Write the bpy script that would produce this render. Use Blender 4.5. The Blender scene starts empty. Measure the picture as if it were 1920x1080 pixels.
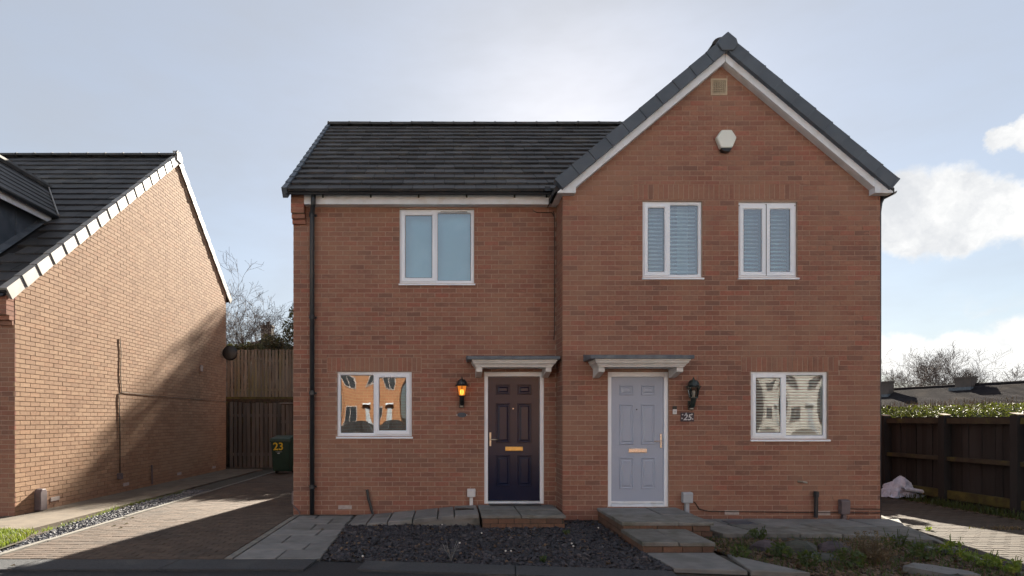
import bpy, math, random
import numpy as np
from mathutils import Vector, Matrix, noise as mnoise
R = math.radians
random.seed(7)
S = bpy.context.scene
COL = S.collection

# ------------------------------------------------------------------ camera
F, VX, VY, HC = 1091.0, 839.0, 787.0, 1.51      # focal length in photo px, principal point, eye height
cd = bpy.data.cameras.new('camera'); cam = bpy.data.objects.new('camera', cd); COL.objects.link(cam)
cd.sensor_width = 36.0; cd.lens = F / 1920 * 36
cd.shift_x = (960 - VX) / 1920; cd.shift_y = (VY - 540) / 1920
cd.clip_start = 0.05; cd.clip_end = 2000
cam.location = (0, 0, HC); cam.rotation_euler = (R(90), 0, 0)
S.camera = cam
# ------------------------------------------------------------------ sun, sky, exposure
SUN_AZ, SUN_EL = math.atan(0.197), R(26.2)       # azimuth to the right of +Y
SUN_DIR = Vector((math.sin(SUN_AZ) * math.cos(SUN_EL), math.cos(SUN_AZ) * math.cos(SUN_EL), math.sin(SUN_EL)))
ld = bpy.data.lights.new('sun', 'SUN'); sun = bpy.data.objects.new('sun', ld); COL.objects.link(sun)
ld.energy = 4.3; ld.angle = R(0.55); ld.color = (1.0, 0.90, 0.75)
sun.rotation_euler = SUN_DIR.to_track_quat('Z', 'Y').to_euler()
S.view_settings.view_transform = 'Standard'; S.view_settings.look = 'None'
S.view_settings.gamma = 1.0; S.view_settings.use_curve_mapping = False
S.view_settings.exposure = 2.45
try:
    S.cycles.use_adaptive_sampling = True; S.cycles.adaptive_threshold = 0.015
    S.cycles.use_denoising = True; S.cycles.max_bounces = 8; S.cycles.transparent_max_bounces = 12
    S.cycles.sample_clamp_indirect = 6.0; S.cycles.caustics_reflective = False; S.cycles.caustics_refractive = False
except Exception: pass
W = bpy.data.worlds.new('World'); S.world = W; W.use_nodes = True

class G:
    """small node-graph helper"""
    def __init__(s, tree): s.t = tree; s.n = tree.nodes; s.l = tree.links
    def node(s, typ, **kw):
        n = s.n.new(typ)
        for k, v in kw.items(): setattr(n, k, v)
        return n
    def put(s, sock, v):
        if hasattr(v, 'is_linked') or hasattr(v, 'links'): s.l.new(v, sock)
        else: sock.default_value = v
    def math(s, op, a, b=0.0, clamp=False):
        n = s.node('ShaderNodeMath', operation=op); n.use_clamp = clamp
        s.put(n.inputs[0], a); s.put(n.inputs[1], b); return n.outputs[0]
    def mix(s, f, a, b, blend='MIX'):
        n = s.node('ShaderNodeMix', data_type='RGBA', blend_type=blend)
        s.put(n.inputs[0], f); s.put(n.inputs[6], c4(a)); s.put(n.inputs[7], c4(b)); return n.outputs[2]
    def noise(s, vec, scale, detail=4, rough=0.55):
        n = s.node('ShaderNodeTexNoise'); s.put(n.inputs['Scale'], scale); n.inputs['Detail'].default_value = detail
        n.inputs['Roughness'].default_value = rough
        if vec is not None: s.l.new(vec, n.inputs['Vector'])
        return n.outputs[0]
    def ramp(s, f, a, b, lo=0.0, hi=1.0, smooth=True):
        n = s.node('ShaderNodeMapRange'); n.interpolation_type = 'SMOOTHSTEP' if smooth else 'LINEAR'
        s.put(n.inputs[0], f); n.inputs[1].default_value = a; n.inputs[2].default_value = b
        n.inputs[3].default_value = lo; n.inputs[4].default_value = hi; return n.outputs[0]
    def vm(s, op, a, b):
        n = s.node('ShaderNodeVectorMath', operation=op)
        s.put(n.inputs[0], a); s.put(n.inputs[1], b)
        return n.outputs['Value'] if op in ('DISTANCE', 'DOT_PRODUCT', 'LENGTH') else n.outputs[0]
def c4(c):
    return (c[0], c[1], c[2], 1.0) if isinstance(c, (tuple, list)) and len(c) == 3 else c

def build_world():
    W.node_tree.nodes.clear(); g = G(W.node_tree)
    out = g.node('ShaderNodeOutputWorld'); bg = g.node('ShaderNodeBackground')
    sky = g.node('ShaderNodeTexSky', sky_type='NISHITA'); sky.sun_disc = False
    sky.sun_elevation = SUN_EL; sky.sun_rotation = SUN_AZ
    sky.altitude = 50; sky.air_density = 1.0; sky.dust_density = 0.35; sky.ozone_density = 1.5
    d = g.node('ShaderNodeTexCoord').outputs['Generated']
    sep = g.node('ShaderNodeSeparateXYZ'); g.l.new(d, sep.inputs[0]); z = sep.outputs[2]
    # thin high veil over the whole sky
    st = g.node('ShaderNodeMapping'); st.inputs['Scale'].default_value = (1.0, 1.0, 3.0); g.l.new(d, st.inputs[0])
    veil = g.noise(st.outputs[0], 2.2, 5, 0.6)
    vf = g.ramp(veil, 0.25, 0.8, 0.75, 0.87)
    VC = 1.95
    col = g.mix(vf, sky.outputs[0], (VC * 0.965, VC * 0.985, VC * 1.02))
    # cumulus: soft balls broken up by noise, placed as directions on the sky
    def dirpx(px, py): return Vector(((px - VX) / F, 1, (VY - py) / F)).normalized()
    warp = g.node('ShaderNodeTexNoise'); warp.inputs['Scale'].default_value = 14; warp.inputs['Detail'].default_value = 7
    warp.inputs['Roughness'].default_value = 0.6; g.l.new(d, warp.inputs['Vector'])
    off = g.vm('SUBTRACT', warp.outputs[1], (0.5, 0.5, 0.5)); off = g.vm('MULTIPLY', off, (0.075, 0.075, 0.075))
    dw = g.vm('ADD', d, off)
    tot = None
    for px, py, r in ((1690, 385, .050), (1750, 402, .055), (1797, 372, .050), (1848, 402, .046), (1905, 408, .036), (1690, 438, .036), (1780, 434, .034),
                      (1908, 253, .021), (1945, 250, .026), (2010, 420, .06), (1660, 670, .030), (1710, 672, .04), (1770, 668, .042), (1825, 672, .042), (1890, 668, .05), (1960, 690, .07)):
        m = g.ramp(g.vm('DISTANCE', dw, tuple(dirpx(px, py))), r, r * 0.68, 0, 1)
        tot = m if tot is None else g.math('MAXIMUM', tot, m)
    # further clouds all round the horizon
    stc = g.node('ShaderNodeMapping'); stc.inputs['Scale'].default_value = (1.0, 1.0, 2.4); stc.inputs['Location'].default_value = (3.1, 1.7, 0.4); g.l.new(dw, stc.inputs[0])
    cn = g.ramp(g.noise(stc.outputs[0], 4.0, 6, 0.55), 0.53, 0.66)
    low = g.math('MULTIPLY', g.ramp(z, 0.01, 0.06), g.ramp(z, 0.20, 0.12))
    tot = g.math('MAXIMUM', tot, g.math('MULTIPLY', g.math('MULTIPLY', cn, low), 0.6))
    shade = g.noise(dw, 9.0, 5, 0.6)
    CC = 4.3
    ccol = g.mix(g.ramp(shade, 0.32, 0.66), (CC * .64, CC * .655, CC * .68), (CC * 1.0, CC * .99, CC * .96))
    col = g.mix(g.math('MULTIPLY', tot, 0.95), col, ccol)
    g.l.new(col, bg.inputs[0]); bg.inputs[1].default_value = 0.05
    g.l.new(bg.outputs[0], out.inputs[0])
build_world()

# ------------------------------------------------------------------ materials
def new_mat(name):
    m = bpy.data.materials.new(name); m.use_nodes = True; m.node_tree.nodes.clear()
    g = G(m.node_tree); o = g.node('ShaderNodeOutputMaterial'); p = g.node('ShaderNodeBsdfPrincipled')
    g.l.new(p.outputs[0], o.inputs[0]); return m, g, p, o
def pos(g): return g.node('ShaderNodeNewGeometry').outputs['Position']
def rnd(g):
    a = g.node('ShaderNodeNewGeometry').outputs['Random Per Island']; b = g.node('ShaderNodeObjectInfo').outputs['Random']
    return g.math('FRACT', g.math('ADD', a, b))
def bump(g, p, h, strength=0.3, dist=0.01):
    b = g.node('ShaderNodeBump'); b.inputs['Strength'].default_value = strength; b.inputs['Distance'].default_value = dist
    g.l.new(h, b.inputs['Height']); g.l.new(b.outputs[0], p.inputs['Normal'])
def M(name, c1, c2=None, scale=6.0, rough=0.7, bmp=0.0, bscale=120.0, isl=0.0, spec=0.4, metal=0.0, c3=None, s3=1.2, lo=.35, hi=.65, stretch=None, sub=0.0, coat=0.0):
    m, g, p, o = new_mat(name); P = pos(g)
    if stretch:
        mp = g.node('ShaderNodeMapping'); mp.inputs['Scale'].default_value = stretch; g.l.new(P, mp.inputs[0]); P = mp.outputs[0]
    if c2 is None: c2 = tuple(x * 0.86 for x in c1)
    col = g.mix(g.ramp(g.noise(P, scale), lo, hi), c1, c2)
    if c3: col = g.mix(g.ramp(g.noise(P, s3), 0.5, 0.72), col, c3)
    if isl:
        k = g.ramp(rnd(g), 0, 1, 1 - isl, 1 + isl, False)
        cb = g.node('ShaderNodeCombineColor'); [g.l.new(k, cb.inputs[i]) for i in range(3)]
        col = g.mix(1.0, col, cb.outputs[0], 'MULTIPLY')
    g.l.new(col, p.inputs['Base Color']); p.inputs['Roughness'].default_value = rough
    p.inputs['Specular IOR Level'].default_value = spec; p.inputs['Metallic'].default_value = metal
    if coat: p.inputs['Coat Weight'].default_value = coat; p.inputs['Coat Roughness'].default_value = .08
    if bmp: bump(g, p, g.noise(P, bscale, 5, .6), bmp, 0.006)
    return m
def brick_mat(name, cols, patch, patch_f=0.35, stain=None):
    m, g, p, o = new_mat(name); P = pos(g); r = rnd(g)
    cr = g.node('ShaderNodeValToRGB'); cr.color_ramp.interpolation = 'LINEAR'
    el = cr.color_ramp.elements
    while len(el) < len(cols): el.new(0.5)
    for i, c in enumerate(cols): el[i].position = i / (len(cols) - 1); el[i].color = c4(c)
    g.l.new(r, cr.inputs[0])
    col = g.mix(g.ramp(g.noise(P, 26, 5, .7), 0.40, 0.72, 0, 0.55), cr.outputs[0], tuple(x * 0.60 for x in cols[1]))
    mpb = g.node('ShaderNodeMapping'); mpb.inputs['Scale'].default_value = (4, 4, 13); g.l.new(P, mpb.inputs[0])
    col = g.mix(g.ramp(g.noise(mpb.outputs[0], 1.6, 4, .6), 0.55, 0.72, 0, 0.5), col, tuple(min(1, x * 1.28) for x in cols[2]))
    col = g.mix(g.ramp(g.noise(P, 170, 3, .7), 0.58, 0.75, 0, 0.35), col, tuple(x * 0.5 for x in cols[1]))
    col = g.mix(g.math('MULTIPLY', g.ramp(g.noise(P, 0.9, 5, .6), 0.42, 0.66), patch_f), col, patch)
    if stain:      # damp and lime near the ground
        sp = g.node('ShaderNodeSeparateXYZ'); g.l.new(P, sp.inputs[0])
        hz = g.math('ADD', sp.outputs[2], g.math('MULTIPLY', g.noise(P, 2.5), 0.35))
        col = g.mix(g.ramp(hz, 0.5, 0.25, 0, 0.4), col, stain)
    g.l.new(col, p.inputs['Base Color']); p.inputs['Roughness'].default_value = 0.85; p.inputs['Specular IOR Level'].default_value = 0.25
    bump(g, p, g.noise(P, 90, 5, .65), 0.55, 0.006)
    return m
def brick_pattern_mat(name, a, b, mort, axis='XZ'):
    m, g, p, o = new_mat(name); P = pos(g)
    sp = g.node('ShaderNodeSeparateXYZ'); g.l.new(P, sp.inputs[0]); cb = g.node('ShaderNodeCombineXYZ')
    g.l.new(sp.outputs['XYZ'.index(axis[0])], cb.inputs[0]); g.l.new(sp.outputs[2], cb.inputs[1])
    t = g.node('ShaderNodeTexBrick'); g.l.new(cb.outputs[0], t.inputs['Vector'])
    t.inputs['Scale'].default_value = 1; t.inputs['Brick Width'].default_value = .225; t.inputs['Row Height'].default_value = .075
    t.inputs['Mortar Size'].default_value = .005; t.inputs['Color1'].default_value = c4(a); t.inputs['Color2'].default_value = c4(b); t.inputs['Mortar'].default_value = c4(mort)
    g.l.new(t.outputs[0], p.inputs['Base Color']); p.inputs['Roughness'].default_value = .85
    return m
def glass_mat(name, refl=0.24, tint=(.85, .92, .94), wav=0.0):
    m, g, p, o = new_mat(name); g.n.remove(p)
    gl = g.node('ShaderNodeBsdfGlossy'); gl.inputs['Roughness'].default_value = 0.0; gl.inputs['Color'].default_value = (.93, .97, 1, 1)
    tr = g.node('ShaderNodeBsdfTransparent'); tr.inputs[0].default_value = c4(tint)
    fr = g.node('ShaderNodeFresnel'); fr.inputs[0].default_value = 1.5
    f = g.math('ADD', fr.outputs[0], refl, True)
    mx = g.node('ShaderNodeMixShader'); g.l.new(f, mx.inputs[0]); g.l.new(tr.outputs[0], mx.inputs[1]); g.l.new(gl.outputs[0], mx.inputs[2])
    if wav:
        b = g.node('ShaderNodeBump'); b.inputs['Strength'].default_value = wav; b.inputs['Distance'].default_value = .01
        g.l.new(g.noise(pos(g), 2.5, 2), b.inputs['Height']); g.l.new(b.outputs[0], gl.inputs['Normal'])
    g.l.new(mx.outputs[0], o.inputs[0]); return m
def leaf_mat(name, c1, c2, c3=None, trans=0.35):
    m, g, p, o = new_mat(name); r = rnd(g)
    col = g.mix(r, c1, c2)
    if c3: col = g.mix(g.ramp(g.noise(pos(g), 3.0), .5, .7), col, c3)
    g.l.new(col, p.inputs['Base Color']); p.inputs['Roughness'].default_value = .55
    t = g.node('ShaderNodeBsdfTranslucent'); g.l.new(g.mix(.3, col, (.5, .6, .05)), t.inputs[0])
    mx = g.node('ShaderNodeMixShader'); mx.inputs[0].default_value = trans
    g.l.new(p.outputs[0], mx.inputs[1]); g.l.new(t.outputs[0], mx.inputs[2]); g.l.new(mx.outputs[0], o.inputs[0]); return m
def emit_mat(name, c, s):
    m, g, p, o = new_mat(name); p.inputs['Base Color'].default_value = c4(c)
    p.inputs['Emission Color'].default_value = c4(c); p.inputs['Emission Strength'].default_value = s; return m

MT = {}
MT['brick'] = brick_mat('red_brick', [(.235, .106, .078), (.285, .136, .096), (.33, .168, .118), (.27, .139, .101), (.19, .104, .082), (.34, .136, .098), (.26, .146, .109), (.305, .156, .112)], (.325, .188, .130), .55, (.225, .110, .086))
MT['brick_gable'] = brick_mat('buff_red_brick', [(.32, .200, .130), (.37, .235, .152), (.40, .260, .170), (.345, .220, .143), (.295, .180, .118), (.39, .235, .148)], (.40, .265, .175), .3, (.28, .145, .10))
MT['mortar'] = M('mortar', (.41, .30, .24), (.33, .24, .19), 9, .95, .3)
MT['mortar_gable'] = M('mortar_neighbour', (.22, .15, .105), (.17, .115, .08), 9, .95, .3)  # mortar darkened: raking-sun joint shadows put into its colour
MT['brick_x'] = brick_pattern_mat('plain_brick_side', (.34, .15, .105), (.28, .12, .09), (.34, .25, .19), 'YZ')
MT['brick_y'] = brick_pattern_mat('plain_brick_front', (.34, .15, .105), (.28, .12, .09), (.34, .25, .19), 'XZ')
MT['brick_opp'] = brick_pattern_mat('orange_brick_across_road', (.40, .185, .085), (.34, .15, .07), (.36, .25, .17), 'XZ')
MT['bounce_wall'] = brick_pattern_mat('whitened_bounce_wall', (.62, .60, .57), (.60, .58, .55), (.61, .59, .56), 'XZ')  # house walls whitened to bounce more light onto the facades
MT['brick_step'] = brick_mat('step_brick', [(.12, .075, .058), (.17, .095, .068), (.21, .115, .078), (.14, .09, .07)], (.10, .085, .065), .6)
MT['tile'] = M('roof_tile', (.031, .032, .035), (.044, .044, .047), 3, .62, .35, 60, isl=.38, c3=(.058, .056, .052), s3=1.1)
MT['ridge'] = M('ridge_tile', (.07, .069, .068), (.05, .05, .052), 5, .7, .3, 60, isl=.2)
MT['verge'] = M('verge_cap_grey', (.085, .107, .135), (.072, .09, .115), 3, .5, .1, isl=.1)
MT['verge_white'] = M('verge_cap_white', (.31, .30, .285), (.25, .245, .235), 4, .6, .1, isl=.05)
MT['felt'] = M('roof_underlay', (.018, .018, .02), None, 4, .9)
MT['upvc'] = M('white_plastic', (.82, .88, .96), (.78, .84, .93), 2.2, .32, 0, spec=.5)
MT['upvc_dirty'] = M('white_plastic_weathered', (.74, .79, .86), (.66, .71, .77), 3.5, .4, 0, c3=(.62, .64, .66), s3=5)
MT['cornice'] = M('white_moulding', (.70, .69, .68), (.62, .61, .59), 6, .5, .05)
MT['gasket'] = M('black_gasket', (.02, .02, .022), None, 4, .6)
MT['lead'] = M('lead_flashing', (.125, .15, .18), (.085, .105, .13), 7, .55, .2, 25, c3=(.17, .19, .21), s3=4)
MT['lead_dark'] = M('lead_cheek', (.07, .085, .11), (.05, .065, .085), 5, .5, .2, 10, c3=(.10, .12, .15), s3=3)
MT['blackp'] = M('black_plastic', (.022, .026, .032), (.03, .035, .042), 5, .35)
MT['blackm'] = M('black_metal', (.012, .013, .014), None, 5, .35, spec=.5)
MT['greenblack'] = M('green_black_metal', (.012, .028, .026), (.01, .018, .018), 9, .3, spec=.6)
MT['navy'] = M('navy_door_paint', (.006, .011, .036), (.008, .013, .040), 3, .20, .04, 90, spec=.32, coat=.0)
MT['greydoor'] = M('pale_grey_door_paint', (.36, .41, .52), (.345, .395, .505), 3, .30, .04, 90)
MT['brass'] = M('brass', (.62, .44, .16), (.5, .35, .12), 30, .32, 0, metal=1)
MT['rosegold'] = M('copper_chrome', (.74, .60, .52), (.62, .50, .43), 30, .22, 0, metal=1)
MT['chrome'] = M('worn_chrome', (.55, .50, .42), None, 30, .3, 0, metal=1)
MT['beige'] = M('buff_plastic_vent', (.52, .44, .32), (.46, .38, .28), 9, .7)
MT['airbrick'] = M('pale_air_brick', (.46, .40, .38), (.38, .32, .30), 20, .8, .2)
MT['alarm'] = M('alarm_plastic', (.74, .78, .74), (.70, .74, .70), 4, .35)
MT['greybox'] = M('grey_plastic', (.42, .45, .49), (.37, .40, .44), 7, .55)
MT['whitebox'] = M('white_box_plastic', (.66, .66, .67), (.58, .58, .6), 9, .5)
MT['brownbox'] = M('brown_grey_plastic', (.15, .12, .13), (.12, .10, .11), 9, .55)
MT['cable'] = M('black_cable', (.015, .013, .013), None, 5, .6)
MT['slab'] = M('concrete_flag', (.215, .213, .21), (.170, .170, .17), 5, .88, .5, 70, isl=.14, c3=(.145, .148, .14), s3=2.2)
MT['slab_edge'] = M('weathered_flag', (.20, .195, .185), (.145, .142, .13), 6, .9, .5, 70, isl=.14, c3=(.10, .10, .08), s3=4)
MT['bounce_forecourt'] = M('pale_bounce_paving', (.36, .34, .31), (.30, .285, .26), 3, .9)  # pale ground colour for bounced sunlight
MT['joint'] = M('joint_sand', (.075, .07, .06), (.05, .048, .04), 12, .95, .4)
MT['paver'] = M('block_paving', (.090, .064, .049), (.070, .052, .041), 8, .88, .5, 110, isl=.22, c3=(.056, .044, .038), s3=1.1)
MT['paver_tan'] = M('tan_block_paving', (.060, .047, .036), (.046, .037, .029), 8, .88, .5, 110, isl=.16, c3=(.038, .031, .025), s3=.9)
MT['paver_joint'] = M('paving_joint', (.085, .065, .055), (.06, .05, .04), 14, .95, .3)
MT['edging'] = M('concrete_edging', (.20, .19, .17), (.15, .145, .135), 7, .9, .4, 80, isl=.1)
MT['asphalt'] = M('asphalt', (.022, .024, .029), (.031, .033, .038), 40, .85, .9, 260, c3=(.018, .019, .023), s3=.6)
MT['asphalt_old'] = M('pale_old_asphalt', (.060, .064, .072), (.046, .050, .057), 30, .9, .9, 230, isl=.08, c3=(.075, .078, .082), s3=2)
MT['path'] = M('old_concrete_path', (.15, .125, .097), (.115, .096, .076), 4, .92, .6, 60, c3=(.08, .07, .056), s3=2.5)
MT['soil'] = M('soil', (.060, .045, .032), (.035, .028, .02), 14, .95, .9, 40, c3=(.045, .055, .022), s3=1.5)
MT['slate'] = M('slate_chippings', (.046, .045, .054), (.026, .027, .034), 25, .7, .3, 60, isl=.45)
MT['slate_pale'] = M('pale_slate_chippings', (.085, .080, .088), (.06, .052, .052), 25, .7, .3, 60, isl=.35)
MT['pebble'] = M('grey_gravel', (.16, .165, .18), (.07, .07, .08), 60, .75, .2, 60, isl=.6)
MT['white_pebble'] = M('white_pebble', (.72, .70, .66), None, 20, .6)
MT['rock_purple'] = M('purple_rock', (.09, .07, .08), (.06, .05, .058), 9, .85, .8, 25)
MT['rock_grey'] = M('grey_rock', (.085, .088, .08), (.05, .056, .048), 7, .9, .8, 25)
MT['rock_tan'] = M('tan_rock', (.105, .088, .072), (.07, .06, .05), 8, .9, .8, 25)
MT['grassb'] = leaf_mat('lawn_blade', (.060, .105, .018), (.095, .135, .03), (.13, .125, .05), .35)
MT['weed'] = leaf_mat('weed_leaf', (.034, .062, .020), (.055, .088, .026), (.035, .045, .02), .3)
MT['weed_sunlit'] = leaf_mat('sun_painted_weed', (.13, .21, .03), (.20, .25, .05), None, .45)  # brighter copy of the weed leaf, sunlight put into its colour
MT['dry'] = leaf_mat('dry_stalk', (.16, .11, .065), (.10, .075, .045), None, .15)
MT['hedge'] = leaf_mat('hedge_leaf', (.017, .028, .008), (.036, .045, .013), (.06, .056, .024), .15)
MT['everg'] = leaf_mat('dark_leaf', (.045, .05, .03), (.08, .07, .045), (.10, .085, .05), .15)
MT['ivy'] = leaf_mat('ivy_leaf', (.06, .055, .032), (.085, .075, .045), (.11, .10, .05), .2)
MT['litter'] = leaf_mat('fallen_leaf', (.14, .085, .05), (.09, .06, .04), None, .1)
MT['bark'] = M('bark', (.075, .06, .05), (.045, .036, .03), 12, .95, .6, 50)
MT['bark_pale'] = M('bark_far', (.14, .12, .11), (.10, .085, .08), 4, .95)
MT['twig'] = M('twig', (.12, .092, .08), (.09, .07, .062), 4, .9)
MT['timber_old'] = M('weathered_timber', (.19, .18, .145), (.135, .128, .10), 6, .9, .5, 40, isl=.25, c3=(.12, .125, .05), s3=1.6, stretch=(1, 1, .15))
MT['timber_gate'] = M('grey_brown_timber', (.125, .118, .108), (.088, .084, .078), 6, .9, .5, 40, isl=.22, c3=(.17, .16, .14), s3=2, stretch=(1, 1, .15))
MT['timber_dark'] = M('dark_stained_timber', (.029, .031, .034), (.020, .021, .023), 6, .85, .5, 40, isl=.3, stretch=(1, 1, .12))
MT['timber_rail'] = M('mossy_rail_timber', (.055, .050, .036), (.038, .035, .028), 5, .9, .5, 40, c3=(.10, .105, .03), s3=2.4)
MT['moss_board'] = M('mossy_gravel_board', (.085, .088, .028), (.055, .05, .022), 7, .95, .6, 40, c3=(.12, .115, .035), s3=3)
MT['post_top'] = M('cut_post_top', (.42, .37, .30), None, 9, .9)
MT['bin'] = M('green_bin_plastic', (.010, .034, .022), (.013, .040, .027), 5, .4)
MT['yellow'] = M('yellow_numeral', (.92, .62, .04), None, 9, .6)
MT['sack'] = M('woven_white_sack', (.60, .66, .80), (.45, .50, .62), 14, .75, .5, 40)
MT['dirty_white'] = M('white_print', (.6, .6, .58), None, 9, .7)
MT['glass'] = glass_mat('window_glass', .12, wav=.09)
MT['glass_low'] = glass_mat('clear_window_glass', .03, (.92, .95, .95))
MT['glass_sky'] = glass_mat('upper_window_glass', .26, (.70, .90, .96), wav=.06)  # blue tint adds reflected sky to the panes
MT['glass_lamp'] = glass_mat('lantern_glass', .02, (.8, .8, .75))
MT['blind'] = M('white_blind_slat', (.74, .76, .77), (.70, .72, .74), 3, .55)
MT['blind_cream'] = M('cream_blind_slat', (.72, .71, .66), (.66, .65, .60), 3, .55)
MT['sky_backing'] = M('sky_blue_backing', (.50, .76, .88), (.40, .66, .80), 1.5, .8)  # sky reflection put into the backing as blue
MT['room'] = M('room_plaster', (.30, .28, .26), None, 1, .9)
MT['curtain'] = M('pale_curtain', (.62, .68, .70), (.5, .56, .6), 9, .9)
def amber_mat():
    m, g, p, o = new_mat('lit_amber_glass'); g.n.remove(p)
    tr = g.node('ShaderNodeBsdfTransparent'); tr.inputs[0].default_value = (1.0, .62, .22, 1)
    em = g.node('ShaderNodeEmission'); em.inputs[0].default_value = (1.0, .33, .05, 1); em.inputs[1].default_value = .16
    mx = g.node('ShaderNodeMixShader'); mx.inputs[0].default_value = .6
    g.l.new(tr.outputs[0], mx.inputs[1]); g.l.new(em.outputs[0], mx.inputs[2]); g.l.new(mx.outputs[0], o.inputs[0]); return m
MT['amber'] = amber_mat()
MT['bulb'] = emit_mat('lit_bulb', (1.0, .62, .22), 1.1)
MT['far_roof'] = M('far_tile_roof', (.034, .031, .034), (.024, .022, .025), 3, 1.0, .1, 20, isl=.25, spec=.05, c3=(.042, .036, .035), s3=.5)
MT['opp_roof'] = M('opposite_roof', (.07, .06, .055), None, 2, .8)
MT['render'] = M('plain_dark_render', (.12, .10, .09), None, 3, .9)

# ------------------------------------------------------------------ mesh helpers
class MB:
    def __init__(s): s.v = []; s.f = []
    def add(s, vs, fs):
        b = len(s.v); s.v += [tuple(v) for v in vs]; s.f += [tuple(b + i for i in f) for f in fs]; return s
    def box(s, x0, x1, y0, y1, z0, z1):
        return s.add([(x, y, z) for z in (z0, z1) for y in (y0, y1) for x in (x0, x1)],
                     [(0, 2, 3, 1), (4, 5, 7, 6), (0, 1, 5, 4), (2, 6, 7, 3), (0, 4, 6, 2), (1, 3, 7, 5)])
    def quad(s, a, b, c, d): return s.add([a, b, c, d], [(0, 1, 2, 3)])
    def prism(s, poly, axis, a, b):
        """polygon in the two other axes extruded along axis from a to b"""
        n = len(poly)
        def pt(p, t): return {'Y': (p[0], t, p[1]), 'X': (t, p[0], p[1]), 'Z': (p[0], p[1], t)}[axis]
        vs = [pt(p, a) for p in poly] + [pt(p, b) for p in poly]
        return s.add(vs, [tuple(range(n))[::-1], tuple(range(n, 2 * n))] + [(i, (i + 1) % n, n + (i + 1) % n, n + i) for i in range(n)])
    def tube(s, pts, r, n=8, cap=True):
        pts = [Vector(p) for p in pts]; rs = r if isinstance(r, (list, tuple)) else [r] * len(pts)
        b = len(s.v); up = None
        for i, p in enumerate(pts):
            t = (pts[min(i + 1, len(pts) - 1)] - pts[max(i - 1, 0)]).normalized()
            if up is None: up = t.orthogonal().normalized()
            up = (up - t * up.dot(t)); up = up.normalized() if up.length > 1e-5 else t.orthogonal().normalized()
            w = t.cross(up)
            for k in range(n):
                a = 2 * math.pi * k / n; s.v.append(tuple(p + (up * math.cos(a) + w * math.sin(a)) * rs[i]))
        for i in range(len(pts) - 1):
            for k in range(n):
                s.f.append((b + i * n + k, b + i * n + (k + 1) % n, b + (i + 1) * n + (k + 1) % n, b + (i + 1) * n + k))
        if cap: s.f.append(tuple(b + k for k in range(n))[::-1]); s.f.append(tuple(b + (len(pts) - 1) * n + k for k in range(n)))
        return s
    def lathe(s, c, prof, n=12, a0=0.0):
        """profile of (r, z) about a vertical axis at c"""
        b = len(s.v)
        for r, z in prof:
            for k in range(n):
                a = a0 + 2 * math.pi * k / n; s.v.append((c[0] + r * math.cos(a), c[1] + r * math.sin(a), c[2] + z))
        for i in range(len(prof) - 1):
            for k in range(n):
                s.f.append((b + i * n + k, b + i * n + (k + 1) % n, b + (i + 1) * n + (k + 1) % n, b + (i + 1) * n + k))
        s.f.append(tuple(b + k for k in range(n))[::-1]); s.f.append(tuple(b + (len(prof) - 1) * n + k for k in range(n)))
        return s
    def mesh(s, name, mat, smooth=False):
        me = bpy.data.meshes.new(name); me.from_pydata(s.v, [], s.f)
        if mat: me.materials.append(MT[mat])
        if smooth: me.polygons.foreach_set('use_smooth', [True] * len(me.polygons))
        me.update(); return me
    def build(s, name, mat, parent=None, smooth=False, kind=None, bevel=0.0):
        o = link(name, s.mesh(name, mat, smooth), parent, kind)
        if bevel:
            b = o.modifiers.new('bevel', 'BEVEL'); b.width = bevel; b.segments = 2; b.limit_method = 'ANGLE'
        return o
WP = {}
def wpos(o): return WP.get(o.name, Vector((0, 0, 0)))
def link(name, data, parent=None, kind=None, loc=None, rot=None):
    o = bpy.data.objects.new(name, data); COL.objects.link(o)
    if loc is not None: o.location = loc
    if rot is not None: o.rotation_euler = rot
    if parent is not None:
        o.parent = parent; o.matrix_parent_inverse = Matrix.Translation(-wpos(parent))
    if kind: o['kind'] = kind
    return o
def thing(name, label, cat, loc=(0, 0, 0), group=None):
    o = bpy.data.objects.new(name, None); COL.objects.link(o); o.location = loc; o.empty_display_size = .1
    WP[o.name] = Vector(loc); return tag(o, label, cat, group)
def tag(o, label, cat, group=None):
    o['label'] = label; o['category'] = cat
    if group: o['group'] = group
    return o
def struct(o): o['kind'] = 'structure'; return o
def X(px, Y): return (px - VX) * Y / F            # where a line of sight meets the plane at depth Y
def Z(py, Y): return HC + (VY - py) * Y / F

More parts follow.
